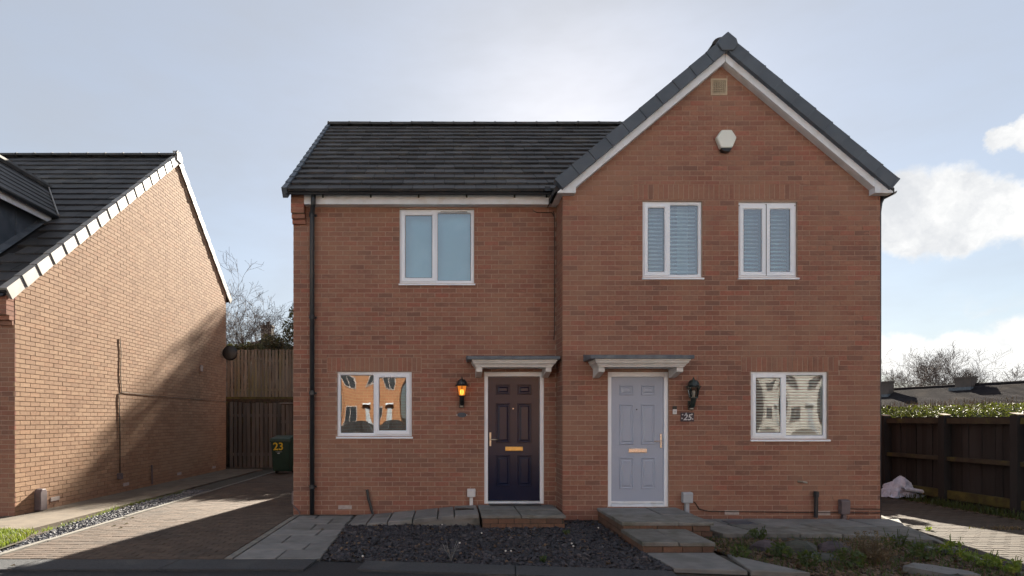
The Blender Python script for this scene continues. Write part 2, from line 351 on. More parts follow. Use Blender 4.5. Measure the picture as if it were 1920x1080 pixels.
# ------------------------------------------------------------------ bricks
BW, BH, JT = .225, .075, .010
def cut(rect, holes):
    out = [rect]
    for h in holes:
        nxt = []
        for (a, b, c, d) in out:
            if b <= h[0] or a >= h[1] or d <= h[2] or c >= h[3]: nxt.append((a, b, c, d)); continue
            if a < h[0]: nxt.append((a, h[0] - .003, c, d))
            if b > h[1]: nxt.append((h[1] + .003, b, c, d))
            ia, ib = max(a, h[0]), min(b, h[1])
            if c < h[2]: nxt.append((ia, ib, c, h[2] - .002))
            if d > h[3]: nxt.append((ia, ib, h[3] + .002, d))
        out = nxt
    return [r for r in out if r[1] - r[0] > .018 and r[3] - r[2] > .012]
def brick_wall(house, mp, rows_u, z0, nrows, holes, soldiers, bmat, mmat, singles=300, dist=None, phase=0.0, parent=None, name='mortar_face', rec=.0035):
    """mp(u, d, z) maps wall coords (d outwards) to the world; rows_u(z) gives the wall's (u0, u1) at height z"""
    parent = parent or house
    full, rest, mort = [], MB(), MB()
    def slab(mb, ub0, ub1, ut0, ut1, za, zb, df, db):
        vs = [mp(ub0, df, za), mp(ub1, df, za), mp(ut1, df, zb), mp(ut0, df, zb), mp(ub0, db, za), mp(ub1, db, za), mp(ut1, db, zb), mp(ut0, db, zb)]
        mb.add(vs, [(0, 1, 2, 3), (0, 4, 5, 1), (1, 5, 6, 2), (2, 6, 7, 3), (3, 7, 4, 0)])
    allh = holes + soldiers
    zc = sorted(set([z0 + i * BH for i in range(nrows + 1)] + [h for o in holes for h in o[2:4]]))
    for za, zb in zip(zc[:-1], zc[1:]):
        if zb - za < 1e-4: continue
        b0, b1 = rows_u(za); t0, t1 = rows_u(zb)
        if b1 - b0 < .01: continue
        if t1 < t0: t0 = t1 = (t0 + t1) / 2
        act = sorted([(h[0], h[1]) for h in holes if h[2] < (za + zb) / 2 < h[3]])
        cur = (b0, t0)
        for a, b in act + [(None, None)]:
            e = (b1, t1) if a is None else (a, a)
            if e[0] > cur[0]: mort.quad(mp(cur[0], -rec, za), mp(e[0], -rec, za), mp(e[1], -rec, zb), mp(cur[1], -rec, zb))
            if a is not None: cur = (b, b)
    for i in range(nrows):
        za = z0 + i * BH + JT / 2; zb = za + BH - JT
        b0, b1 = rows_u(za); t0, t1 = rows_u(zb)
        base = phase + (BW / 2 if i % 2 else 0.0)
        k0 = math.floor((min(b0, t0) - base) / BW) - 1; k1 = math.ceil((max(b1, t1) - base) / BW) + 1
        for k in range(k0, k1):
            u0 = base + k * BW + JT / 2; u1 = u0 + BW - JT
            cb0, cb1 = max(u0, b0), min(u1, b1); ct0, ct1 = max(u0, t0), min(u1, t1)
            if cb1 - cb0 < .015: continue
            if ct1 < ct0: ct0 = ct1 = (cb0 + cb1) / 2 if cb0 < (t0 + t1) / 2 < cb1 else min(max((t0 + t1) / 2, cb0), cb1)
            dj = random.uniform(-.0016, .0016)
            if abs(cb0 - ct0) < 1e-6 and abs(cb1 - ct1) < 1e-6:
                ps = cut((cb0, cb1, za, zb), allh)
                for (a, b, c, d) in ps:
                    if abs(b - a - (BW - JT)) < 1e-4 and abs(d - c - (BH - JT)) < 1e-4: full.append(((a + b) / 2, dj, (c + d) / 2, 0))
                    else: slab(rest, a, b, a, b, c, d, dj, -.03)
            else: slab(rest, cb0, cb1, ct0, ct1, za, zb, dj, -.03)
    for (a, b, c, d) in soldiers:
        n = round((b - a) / BH)
        for j in range(n): full.append((a + (j + .5) * (b - a) / n, random.uniform(-.0016, .0016), (c + d) / 2, 1))
    eye = Vector((0, 0, HC))
    full.sort(key=lambda q: dist(q) if dist else (Vector(mp(q[0], 0, q[2])) - eye).length)
    me = []
    for w, h in ((BW - JT, BH - JT), (BH - JT, BW - JT)):
        m = MB(); o0 = Vector(mp(0, 0, 0))
        vs = [Vector(mp(u, d, z)) - o0 for u, d, z in ((-w / 2, 0, -h / 2), (w / 2, 0, -h / 2), (w / 2, 0, h / 2), (-w / 2, 0, h / 2), (-w / 2, -.03, -h / 2), (w / 2, -.03, -h / 2), (w / 2, -.03, h / 2), (-w / 2, -.03, h / 2))]
        m.add(vs, [(0, 1, 2, 3), (0, 4, 5, 1), (1, 5, 6, 2), (2, 6, 7, 3), (3, 7, 4, 0)]); me.append(m.mesh('brick', bmat))
    for q in full[:singles]: link('brick', me[q[3]], parent, loc=mp(q[0], q[1], q[2]))
    for q in full[singles:]:
        w, h = ((BW - JT, BH - JT), (BH - JT, BW - JT))[q[3]]
        slab(rest, q[0] - w / 2, q[0] + w / 2, q[0] - w / 2, q[0] + w / 2, q[2] - h / 2, q[2] + h / 2, q[1], -.03)
    rest.build('brickwork', bmat, parent, kind='stuff')
    # reveals of the openings
    for (a, b, c, d) in holes:
        for p, q in (((a, c), (a, d)), ((a, d), (b, d)), ((b, d), (b, c)), ((b, c), (a, c))):
            mort.quad(mp(p[0], -rec, p[1]), mp(q[0], -rec, q[1]), mp(q[0], -.14, q[1]), mp(p[0], -.14, p[1]))
    return mort.build(name, mmat, parent)

# ------------------------------------------------------------------ windows and doors
def ring(mb, x0, x1, z0, z1, w, y0, y1):
    """picture-frame of width w, front at y0, back at y1, with a chamfered inner edge"""
    c = min(.012, w * .3)
    def lp(i, y): return [(x0 + i, y, z0 + i), (x1 - i, y, z0 + i), (x1 - i, y, z1 - i), (x0 + i, y, z1 - i)]
    loops = [lp(0, y1), lp(0, y0 + .004), lp(.004, y0), lp(w - c, y0), lp(w, y0 + c), lp(w, y1)]
    b = len(mb.v)
    for L in loops: mb.v += L
    for k in range(len(loops) - 1):
        for i in range(4):
            j = (i + 1) % 4; mb.f.append((b + k * 4 + i, b + k * 4 + j, b + k * 4 + 4 + j, b + k * 4 + 4 + i))
def pane(parent, x0, x1, z0, z1, y, mat, bulge=0.0, n=10):
    m = MB(); N = n if bulge else 1
    for j in range(N + 1):
        for i in range(N + 1):
            u, v = i / N, j / N
            b = bulge * (16 * u * (1 - u) * v * (1 - v)) ** .8 if bulge else 0
            m.v.append((x0 + (x1 - x0) * u, y - b, z0 + (z1 - z0) * v))
    for j in range(N):
        for i in range(N): a = j * (N + 1) + i; m.f.append((a, a + 1, a + N + 2, a + N + 1))
    return m.build('pane', mat, parent, smooth=bool(bulge))
def window(house, x0, x1, z0, z1, Y, mull, sashes, glass, bulge=(0, 0), blinds=None, vents=False, opened=False, label=None, backing=None):
    """mull: x of the mullion centre; sashes: which of the two lights carry an opening casement"""
    yf = Y + .035; FW = .052
    fr = MB(); ring(fr, x0, x1, z0, z1, FW, yf, yf + .07)
    fr.box(mull - .024, mull + .024, yf + .002, yf + .066, z0 + FW - .006, z1 - FW + .006)
    w = fr.build('window', 'upvc', house, bevel=0)
    if label: w['label'] = label
    halves = ((x0 + FW, mull - .024), (mull + .024, x1 - FW))
    for i, (a, b) in enumerate(halves):
        za, zb = z0 + FW, z1 - FW
        if sashes[i]:
            s = MB(); yo = yf - .016
            ring(s, a - .022, b + .022, za - .022, zb + .022 - (.012 if opened else 0), .062, yo, yo + .03)
            s.build('sash', 'upvc', w); ga, gb, gza, gzb, gy = a + .040, b - .040, za + .040, zb - .040, yo + .016
        else: ga, gb, gza, gzb, gy = a, b, za, zb, yf + .022
        k = MB(); ring(k, ga - .001, gb + .001, gza - .001, gzb + .001, .007, gy - .004, gy + .004); k.build('gasket', 'gasket', w)
        pane(w, ga, gb, gza, gzb, gy, glass, bulge[i])
        if blinds:
            mat, pitch, tilt, only = blinds
            zz = gzb - .01; me = None
            while zz > gza - .02:
                if me is None:
                    m = MB(); h = pitch * .62; dx = (gb - ga) / 2 + .02
                    ca, sa = math.cos(tilt) * h, math.sin(tilt) * h
                    m.add([(-dx, -ca * .5, -sa * .5), (dx, -ca * .5, -sa * .5), (dx, 0, .003), (-dx, 0, .003), (dx, ca * .5, sa * .5), (-dx, ca * .5, sa * .5)], [(0, 1, 2, 3), (3, 2, 4, 5)])
                    me = m.mesh('slat', mat)
                link('slat', me, w, loc=((ga + gb) / 2 + random.uniform(-.001, .001), yf + (.135 if mat == 'blind' else .075), zz + random.uniform(-.0015, .0015)), rot=(random.uniform(-.03, .03), 0, 0)); zz -= pitch
        if backing:
            m = MB(); m.box(ga - .05, gb + .05, yf + .16, yf + .165, gza - .05, gzb + .05); m.build('blind', backing, w)  # sheet behind the panes, coloured with the reflected sky
    s = MB(); s.prism([(Y - .028, z0 - .036), (Y - .028, z0 - .012), (Y + .06, z0 + .002), (Y + .06, z0 - .036)], 'X', x0 - .012, x1 + .018); s.build('sill', 'upvc', w)
    if vents:
        for (a, b) in halves:
            v = MB(); v.box(a + .04, b - .05, yf - .012, yf + .001, z1 - .036, z1 - .020); v.build('trickle_vent', 'upvc_dirty', w)
            v = MB(); v.box(a + .05, b - .06, yf - .0145, yf - .0115, z1 - .040, z1 - .034); v.build('vent_slot', 'gasket', w)
    if opened:
        v = MB(); v.box(x0 + .01, x1 - .01, yf - .004, yf + .002, z1 - .056, z1 - .044); v.build('gap', 'gasket', w)  # black strip drawn for the shaded opening at the head
        v = MB(); v.box(mull - .004, mull + .004, yf - .019, yf + .001, z0 + .03, z1 - .03); v.build('gap', 'gasket', w)
    return w
def door(house, x0, x1, z0, z1, Y, leaf, handle_side, metal, label):
    fr = MB(); yf = Y + .03; FW = .06
    for a, b in ((x0, x0 + FW), (x1 - FW, x1)): fr.box(a, b, yf, yf + .09, z0, z1)
    fr.box(x0 + FW, x1 - FW, yf + .001, yf + .089, z1 - FW - .012, z1 - .0005)
    f = fr.build('door_frame', 'upvc', house, bevel=.004)
    yl = yf + .022; a, b, c, d = x0 + FW + .002, x1 - FW - .002, z0 + .045, z1 - FW - .014
    L = MB(); L.box(a, b, yl, yl + .045, c, d); dr = L.build('door', leaf, house); dr['label'] = label
    W_, H_ = b - a, d - c
    cols = ((.155, .43), (.57, .845)); rows = ((.855, .935), (.465, .785), (.115, .365))
    for ri, (ra, rb) in enumerate(rows):
        for (ca, cb) in cols:
            p = MB(); px0, px1, pz0, pz1 = a + W_ * ca, a + W_ * cb, c + H_ * ra, c + H_ * rb
            q = .016     # moulding: raised bead, groove, raised and fielded centre
            def lp(i, y): return [(px0 + i, y, pz0 + i), (px1 - i, y, pz0 + i), (px1 - i, y, pz1 - i), (px0 + i, y, pz1 - i)]
            loops = [lp(0, yl - .0005), lp(.006, yl - .011), lp(.015, yl - .011), lp(.026, yl - .0015), lp(.036, yl - .0015), lp(.056, yl - .012)]
            bb = len(p.v)
            for l_ in loops: p.v += l_
            for k in range(len(loops) - 1):
                for i in range(4):
                    j = (i + 1) % 4; p.f.append((bb + k * 4 + i, bb + k * 4 + j, bb + k * 4 + 4 + j, bb + k * 4 + 4 + i))
            p.f.append(tuple(bb + 20 + i for i in range(4))); p.build('panel', leaf, dr)
    xm = (a + b) / 2
    m = MB(); lz = c + H_ * .418; lw = .155
    m.box(xm - lw + .02, xm + lw + .02 - .03, yl - .012, yl, lz - .034, lz + .034); lb = m.build('letterbox', metal, dr, bevel=.008)
    m = MB(); m.box(xm - lw + .045, xm + lw - .035, yl - .017, yl - .012, lz - .022, lz + .018); m.build('letter_flap', metal, dr, bevel=.004)
    hx = (a + .038) if handle_side < 0 else (b - .038); hz = c + H_ * .50
    m = MB(); m.box(hx - .014, hx + .014, yl - .010, yl, hz - .12, hz + .10); m.build('handle_plate', 'chrome' if leaf == 'navy' else metal, dr, bevel=.006)
    m = MB(); sgn = 1 if handle_side < 0 else -1
    m.tube([(hx, yl - .005, hz - .01), (hx, yl - .05, hz - .01), (hx + sgn * .02, yl - .056, hz - .012), (hx + sgn * .12, yl - .054, hz - .014)], .0085, 8); m.build('handle', 'chrome' if leaf == 'navy' else metal, dr, smooth=True)
    m = MB(); m.tube([(xm - .01, yl + .002, c + H_ * .742), (xm - .01, yl - .006, c + H_ * .742)], .011, 10); m.build('spyhole', 'chrome' if leaf == 'navy' else 'blackm', dr)
    m = MB(); m.prism([(yf - .02, z0), (yf - .02, z0 + .018), (yf + .03, z0 + .042), (yf + .09, z0 + .042), (yf + .09, z0)], 'X', x0 + FW, x1 - FW); m.build('threshold', 'upvc_dirty', dr)
    m = MB(); m.box(a, b, yl - .016, yl, c + .002, c + .034); m.build('weather_bar', leaf if leaf == 'navy' else 'upvc_dirty', dr)
    return dr
def canopy(house, x0, x1, Y, z_top, depth):
    c = MB(); yb, yf = Y - .002, Y - depth
    c.prism([(yf - .03, z_top - .085), (yf - .03, z_top - .034), (yb - .05, z_top + .010), (yb, z_top + .020), (yb, z_top - .085)], 'X', x0, x1)
    o = c.build('canopy_roof', 'lead', house, bevel=.006)
    m = MB(); zt = z_top - .086
    # cornice with a stepped, splayed profile swept round three sides
    prof = [(.0, 0.0), (.0, -.020), (.012, -.027), (.018, -.050), (.045, -.074), (.05, -.090), (.062, -.093), (.062, -.108)]
    xa, xb = x0 + .075, x1 - .045
    b = len(m.v)
    for d, dz in prof: m.v += [(xa + d, yb, zt + dz), (xa + d, yf + d, zt + dz), (xb - d, yf + d, zt + dz), (xb - d, yb, zt + dz)]
    for k in range(len(prof) - 1):
        for i in range(3): m.f.append((b + k * 4 + i, b + k * 4 + 4 + i, b + k * 4 + 5 + i, b + k * 4 + 1 + i))
    e = b + (len(prof) - 1) * 4; m.f.append((e, e + 3, e + 2, e + 1)); m.f.append((b, b + 1, b + 2, b + 3))
    m.build('cornice', 'cornice', o)
    for xc in (xa + .115, xb - .115):
        k = MB(); zb = zt - .108
        k.prism([(yb, zb), (yf + .09, zb), (yf + .09, zb - .068), (yf + .13, zb - .078), (yf + .18, zb - .09), (yb - .1, zb - .125), (yb, zb - .14)], 'X', xc - .046, xc + .046)
        k.build('bracket', 'cornice', o, bevel=.006)
    return o

# ------------------------------------------------------------------ ground
FL, FR = 9.25, 8.74           # front walls: left house, projecting gable of the right house
XL, XM, XR = -2.45, 1.73, 6.50
YB = 15.55                     # rear wall
g_ = MB(); g_.quad((-400, -400, -.05), (400, -400, -.05), (400, 600, -.05), (-400, 600, -.05)); struct(g_.build('ground', 'soil'))
m = MB(); m.add([(-60, -10.5, -.03), (60, -10.5, -.03), (60, 5.0, -.03), (9, 5.2, -.03), (5.6, 5.35, -.03), (3.3, 5.60, -.03), (1.9, 5.83, -.03), (.2, 6.1, -.03), (-1.2, 6.36, -.03), (-60, 6.36, -.03)], [tuple(range(10))])
struct(m.build('road', 'asphalt'))
# pale worn strip along the road edge, in lengths
def poly(mb, pts, z0, z1): mb.prism(pts, 'Z', z0, z1)
strip = struct(MB().box(-9, -8.9, 5.9, 5.95, -.028, -.022).build('verge_strip', 'asphalt_old'))
def edge_y(x): return 6.315 if x < -1.3 else 6.315 - (x + 1.3) * .128 - max(0, x - 1.5) * .03
for (xa, xb) in ((-9, -6.6), (-6.59, -4.4), (-4.39, -2.9), (-2.89, -1.42), (-.88, .7), (.71, 2.25)):
    m = MB(); n = 6; tp = [(xa + (xb - xa) * i / n, edge_y(xa + (xb - xa) * i / n) - .004) for i in range(n + 1)]
    bt = [(x - .04 * (xa < 1), y - .36 + .012 * mnoise.noise((x * 3, 0, 0)) - .06 * (x < -1.3)) for x, y in tp][::-1]
    m.prism(tp + bt, 'Z', -.028, -.004); m.build('strip_length', 'asphalt_old', strip)

# brick-paved driveways
def paved(name, inside, x0, x1, y0, y1, mat, singles, wobble=0.0):
    d = struct(MB().build(name, 'paver_joint'))
    full, rest = [], MB(); row = 0; y = y0
    L, Wd, gp = .20, .10, .006
    base = MB()
    while y < y1 - .02:
        u = x0 - (L / 2 if row % 2 else 0)
        while u < x1:
            a, b = max(u, x0), min(u + L, x1)
            if b - a > .03 and inside((a + b) / 2, y + Wd / 2):
                if b - a > L - 1e-4: full.append((a + L / 2, y + Wd / 2, random.uniform(-.002, .002) + wobble * mnoise.noise((a * .7, y * .7, 3))))
                else: rest.box(a + gp / 2, b - gp / 2, y + gp / 2, y + Wd - gp / 2, -.04, random.uniform(-.002, .002))
            u += L
        row += 1; y += Wd
    full.sort(key=lambda q: q[1])
    def vis(q): p = VX + q[0] * F / q[1]; return -10 < p < 1930 and VY + HC * F / q[1] < 1085
    seen = [q for q in full if vis(q)]; hid = [q for q in full if not vis(q)]
    m = MB(); t = .004; w, h = L / 2 - gp / 2, Wd / 2 - gp / 2
    m.add([(-w, -h, -.04), (w, -h, -.04), (w, h, -.04), (-w, h, -.04), (-w, -h, -t), (w, -h, -t), (w, h, -t), (-w, h, -t), (-w + t, -h + t, 0), (w - t, -h + t, 0), (w - t, h - t, 0), (-w + t, h - t, 0)],
          [(0, 1, 5, 4), (1, 2, 6, 5), (2, 3, 7, 6), (3, 0, 4, 7), (4, 5, 9, 8), (5, 6, 10, 9), (6, 7, 11, 10), (7, 4, 8, 11), (8, 9, 10, 11)])
    me = m.mesh('paver', mat)
    for q in seen[:singles]: link('paver', me, d, loc=(q[0], q[1], q[2]), rot=(random.uniform(-.006, .006), random.uniform(-.006, .006), random.uniform(-.006, .006)))
    for q in seen[singles:] + hid: rest.box(q[0] - w, q[0] + w, q[1] - h, q[1] + h, -.04, q[2])
    rest.build('paving', mat, d, kind='stuff')
    return d
def pad(d, pts, z, mat='paver_joint'):
    m = MB(); m.add([(x, y, z) for x, y in pts], [tuple(range(len(pts)))]); m.build('joint_bed', mat, d)
dl = paved('driveway', lambda x, y: True, -4.95, -2.44, 6.33, 17.8, 'paver', 300)
pad(dl, [(-5.0, 6.32), (-2.42, 6.32), (-2.42, 17.9), (-5.0, 17.9)], -.009)
me = MB().box(-.035, .035, -.44, .44, -.05, .016).mesh('edging', 'edging')
for i in range(13): link('edging', me, dl, loc=(-4.995, 6.78 + i * .89, random.uniform(-.006, .004)), rot=(0, 0, random.uniform(-.006, .006)))
me = MB().box(-.04, .04, -.44, .44, -.05, .004).mesh('edging', 'edging')
for i in range(4): link('edging', me, dl, loc=(-2.385 - .0 * i, 6.77 + i * .89 - (.2 if i == 3 else 0), random.uniform(-.003, .002)))
EDGE = [(6.86, 12.5), (6.80, 9.2), (6.42, 8.15), (6.05, 7.15), (5.72, 6.2), (5.55, 5.3)]
def edge_x(y):
    for (xa, ya), (xb, yb) in zip(EDGE[:-1], EDGE[1:]):
        if yb <= y <= ya: return xa + (xb - xa) * (ya - y) / (ya - yb)
    return EDGE[0][0] if y > EDGE[0][1] else EDGE[-1][0]
dr_ = paved('driveway', lambda x, y: edge_x(y) + .05 < x < 8.55 + .05 * math.sin(y * 3), 5.5, 8.7, 5.32, 13.0, 'paver_tan', 300, .012)
pad(dr_, [(5.5, 5.3), (8.66, 5.3), (8.66, 13.1), (6.8, 13.1), (6.8, 9.2), (6.42, 8.15), (6.05, 7.15), (5.72, 6.2)], -.014)
for (xa, ya), (xb, yb) in zip(EDGE[:-1], EDGE[1:]):
    L_ = math.hypot(xb - xa, yb - ya); n = max(1, round(L_ / .6))
    for i in range(n):
        t0, t1 = i / n, (i + 1) / n - .012
        e = MB(); dx, dy = (yb - ya) / L_ * .03, -(xb - xa) / L_ * .03
        p = [(xa + (xb - xa) * t, ya + (yb - ya) * t) for t in (t0, t1)]
        e.prism([(p[0][0] - dx, p[0][1] - dy), (p[1][0] - dx, p[1][1] - dy), (p[1][0] + dx, p[1][1] + dy), (p[0][0] + dx, p[0][1] + dy)], 'Z', -.05, .012 + random.uniform(-.004, .004))
        e.build('edging', 'edging', dr_)

# flag paths
def flag(par, pts, z0, z1, mat='slab', tilt=0):
    m = MB(); cx = sum(p[0] for p in pts) / len(pts); cy = sum(p[1] for p in pts) / len(pts)
    zt = z1 + random.uniform(-.004, .004)
    n = len(pts); b = .008
    ins = []
    for x, y in pts:
        l = math.hypot(x - cx, y - cy); ins.append((cx + (x - cx) * (1 - b / l), cy + (y - cy) * (1 - b / l)))
    vs = [(x, y, z0) for x, y in pts] + [(x, y, zt - .007) for x, y in pts] + [(x, y, zt) for x, y in ins]
    fs = [(i, (i + 1) % n, n + (i + 1) % n, n + i) for i in range(n)] + [(n + i, n + (i + 1) % n, 2 * n + (i + 1) % n, 2 * n + i) for i in range(n)] + [tuple(range(2 * n, 3 * n))]
    if tilt: vs = [(x, y, z + tilt(x)) for x, y, z in vs]
    m.add(vs, fs); return m.build('flagstone', mat, par)
pth = struct(MB().add([(-2.34, 6.32, -.012), (-1.38, 6.32, -.012), (-1.46, 8.34, -.012), (-1.4, 9.2, -.012), (-2.34, 9.2, -.012)], [(0, 1, 2, 3, 4)]).build('path', 'joint'))
fy = 6.325
for widths, dep in (((.47, .47), .44), ((.66, .28), .36), ((.30, .62), .47), ((.62, .32), .38), ((.45, .48), .45), ((.60, .33), .44), ((.31, .62), .30)):
    x = -2.335; rt = -1.385 - (fy - 6.3) * .035
    for i, w in enumerate(widths):
        xe = rt if i == 1 else x + w
        j = random.uniform(-.012, .012)
        flag(pth, [(x + .009, fy + .010), (xe - .009 + j, fy + .010), (xe - .009 - j, fy + dep - .010), (x + .009, fy + dep - .010)], -.04, .004); x = xe
    fy += dep
# sloping path up to the navy door, its edge standing clear of the chippings
def rz(x): return max(0, min(1, (x + 1.45) / 1.75)) ** 1.15 * .155
ramp = struct(MB().build('ramp_path', 'joint'))
m = MB(); n = 14
for i in range(n + 1):
    x = -1.42 + i * 1.885 / n; m.v += [(x, 8.37, -.04), (x, 8.37, rz(x) - .05), (x, 9.2, rz(x) - .05)]
for i in range(n): a = i * 3; m.f += [(a, a + 3, a + 4, a + 1), (a + 1, a + 4, a + 5, a + 2)]
m.build('ramp_bed', 'slab_edge', ramp)
xs = [-1.44, -1.16, -.86, -.5, -.14, .10, .46]
for a, b in zip(xs[:-1], xs[1:]):
    if a in (-1.16, -.5): parts_ = ((8.335, 8.75), (8.76, 9.19))
    elif a == .10: parts_ = ((8.335, 9.02), (9.03, 9.19))
    else: parts_ = ((8.335, 9.19),)
    for ya, yb in parts_: flag(ramp, [(a + .010, ya), (b - .010, ya), (b - .010, yb), (a + .010, yb)], -.052, .004, 'slab', tilt=rz)
m = MB(); m.box(.12, .40, 8.78, 8.87, rz(.25) + .005, rz(.25) + .017); tag(m.build('drain_grating', 'blackm'), 'small dark drain grating set in the sloping path', 'grating')
for (xa, xb, zt) in ((-.34, .05, .085), (.06, .45, .115)):
    m = MB(); m.box(xa, xb, 8.352, 8.369, -.04, zt); m.build('edge_slab', 'slab_edge', ramp)
# front steps
def steps(label, tiers):
    t = thing('front_step', label, 'step', (tiers[0][0], tiers[0][2], 0))
    for (x0, x1, y0, y1, zt, cuts) in tiers:
        c = MB(); c.box(x0 + .035, x1 - .035, y0 + .035, y1, -.05, zt - .045); c.build('core', 'joint', t)
        nz = max(1, int((zt - .05 + .04) / .075)); z = zt - .05
        for r_ in range(nz + 1):
            zb = z - .065
            for side in ('f', 'l', 'r'):
                L0, L1 = (x0, x1) if side == 'f' else (y0, y1)
                u = L0 + .02 - (.1125 if r_ % 2 else 0)
                while u < L1:
                    a, b = max(u, L0 + .02), min(u + .215, L1 - .02)
                    if b - a > .03:
                        m = MB(); j = random.uniform(-.004, .004)
                        if side == 'f': m.box(a, b, y0 + .02 + j, y0 + .06, max(zb, -.05), z)
                        elif side == 'l': m.box(x0 + .022 + j, x0 + .06, a + .04 if a < L0 + .03 else a, b, max(zb, -.05), z)
                        else: m.box(x1 - .06, x1 - .022 + j, a + .04 if a < L0 + .03 else a, b, max(zb, -.05), z)
                        m.build('brick', 'brick_step', t)
                    u += .225
            z = zb - .010
            if z < -.01: break
        xsx = [x0] + [x0 + (x1 - x0) * c_ for c_ in cuts[0]] + [x1]; ysy = [y0] + [y0 + (y1 - y0) * c_ for c_ in cuts[1]] + [y1]
        for i in range(len(xsx) - 1):
            for k in range(len(ysy) - 1):
                flag(t, [(xsx[i] + .007, ysy[k] + .007), (xsx[i + 1] - .007, ysy[k] + .007), (xsx[i + 1] - .007, ysy[k + 1] - .007), (xsx[i] + .007, ysy[k + 1] - .007)], zt - .042, zt, 'slab_edge' if k == 0 else 'slab')
    return t
steps('low brick step topped with flagstones below the navy door', [(.475, 1.67, 8.17, 9.225, .165, ((.47,), (.55,)))])
steps('two-tier brick and flagstone step below the pale grey door', [(2.23, 3.42, 7.45, 8.715, .195, ((.62,), (.48,))), (2.21, 3.05, 6.60, 7.44, .115, ((.5,), ()))])
m = MB(); m.box(.66, 1.46, 9.06, 9.20, .171, .186); tag(m.build('door_mat', 'blackp'), 'thin dark mat on the step against the navy door', 'mat')
fp = struct(MB().add([(2.3, 6.0, -.02), (3.45, 5.72, -.02), (3.1, 6.56, -.02), (2.3, 6.56, -.02)], [(0, 1, 2, 3)]).build('path', 'joint'))
flag(fp, [(2.30, 5.90), (2.99, 5.80), (3.01, 6.58), (2.24, 6.58)], -.04, .008); flag(fp, [(3.02, 5.79), (3.56, 5.71), (3.13, 6.5)], -.04, .006, 'slab')
fp = struct(MB().add([(3.43, 7.5, -.01), (5.95, 7.05, -.01), (6.4, 8.0, -.01), (6.72, 8.66, -.01), (3.43, 8.66, -.01)], [(0, 1, 2, 3, 4)]).build('path', 'joint'))
xs = [3.44, 3.95, 4.45, 4.98, 5.45, 5.95]
for i, (a, b) in enumerate(zip(xs[:-1], xs[1:])):
    yb = 7.50 - max(0, a - 4.9) * .36; yb2 = 7.50 - max(0, b - 4.9) * .36; ym = 8.08 + (.14 if i % 2 else -.08)
    sk = .10; flag(fp, [(a + .011 + sk, yb), (b - .011 + sk * (b < 5.9), yb2), (b - .011, ym), (a + .011, ym)], -.04, .042, 'slab_edge'); flag(fp, [(a + .011, ym + .022), (b - .011, ym + .022), (b - .011 - .06, 8.64), (a + .011 - .06 * (a > 3.5), 8.64)], -.04, .040)
flag(fp, [(5.96, 7.12), (6.03, 7.25), (6.36, 8.1), (5.96, 8.1)], -.04, .038, 'slab_edge'); flag(fp, [(5.96, 8.11), (6.37, 8.11), (6.70, 8.64), (5.96, 8.64)], -.04, .040)
m = MB(); m.box(3.98, 4.35, 8.15, 8.45, .040, .049); tag(m.build('inspection_cover', 'lead_dark'), 'dark inspection cover in the flag path under the lower right window', 'cover')
# path round the neighbour
m = MB(); m.prism([(-5.72, 7.95), (-5.66, 12), (-5.62, 17.7), (-6.9, 17.7), (-6.9, 9.0), (-14, 9.0), (-14, 8.1), (-6.4, 8.0)], 'Z', -.05, .012); struct(m.build('path', 'path'))
# raised bank behind the gardens
m = MB(); m.prism([(-40, 19.4), (6.0, 19.4), (6.0, 34), (-40, 60)], 'Z', -.04, 2.2); struct(m.build('bank', 'soil'))

# ------------------------------------------------------------------ left house (navy door)
H1 = thing('brick_house', 'red brick house with navy door, lit lantern and long dark tiled roof', 'house', (XL, FL, 0))
TY, TZ, TT = 12.4, 7.78, .80       # roof ridge
wu = (X(749, FL), X(889, FL), Z(531, FL), Z(392, FL)); wl = (X(632, FL), X(772, FL), Z(818, FL), Z(697, FL))
dn = (X(908, FL), X(1020, FL), .172, Z(697, FL))
frontL = lambda u, d, z: (u, FL - d, z)
brick_wall(H1, frontL, lambda z: (XL, XM), 0, 66, [wu, wl, dn], [(X(613, FL), X(790, FL), Z(697, FL) + .003, Z(697, FL) + .226)], 'brick', 'mortar', 300, phase=XL, dist=lambda q: abs(q[2] - 1.55) + .25 * abs(q[0] + .1))
window(H1, wl[0], wl[1], wl[2], wl[3], FL, X(703, FL), (0, 1), 'glass', bulge=(.0048, .0045), label='lower window with the houses opposite mirrored in it')
window(H1, wu[0], wu[1], wu[2], wu[3], FL, X(817.5, FL), (1, 0), 'glass_sky', vents=True, backing='sky_backing', label='upper window with pale blue panes under the eaves')
door(H1, *dn, FL, 'navy', -1, 'brass', 'navy six-panel door with brass letterbox')
canopy(H1, X(876, 8.8), 1.71, FL, Z(662, 8.8) - .01, .42)
# corbelled brick corner under the eaves
xa, xb = XL - .004, XL + .20
for i, (zt, zb, out) in enumerate(((5.06, 4.755, .135), (4.748, 4.683, .09), (4.676, 4.61, .045))):
    if i == 0:
        for k in range(4): MB().box(xa, xb - .0, FL - out, FL - .002, 4.76 + k * .075, 4.825 + k * .075).build('brick', 'brick', H1)
        MB().box(xa + .006, xb - .006, FL - out + .006, FL - .004, 4.756, 5.058).build('corbel_core', 'mortar', H1)
    else: MB().box(xa, xb + .002 * i, FL - out, FL - .002, zb, zt).build('brick', 'brick', H1)
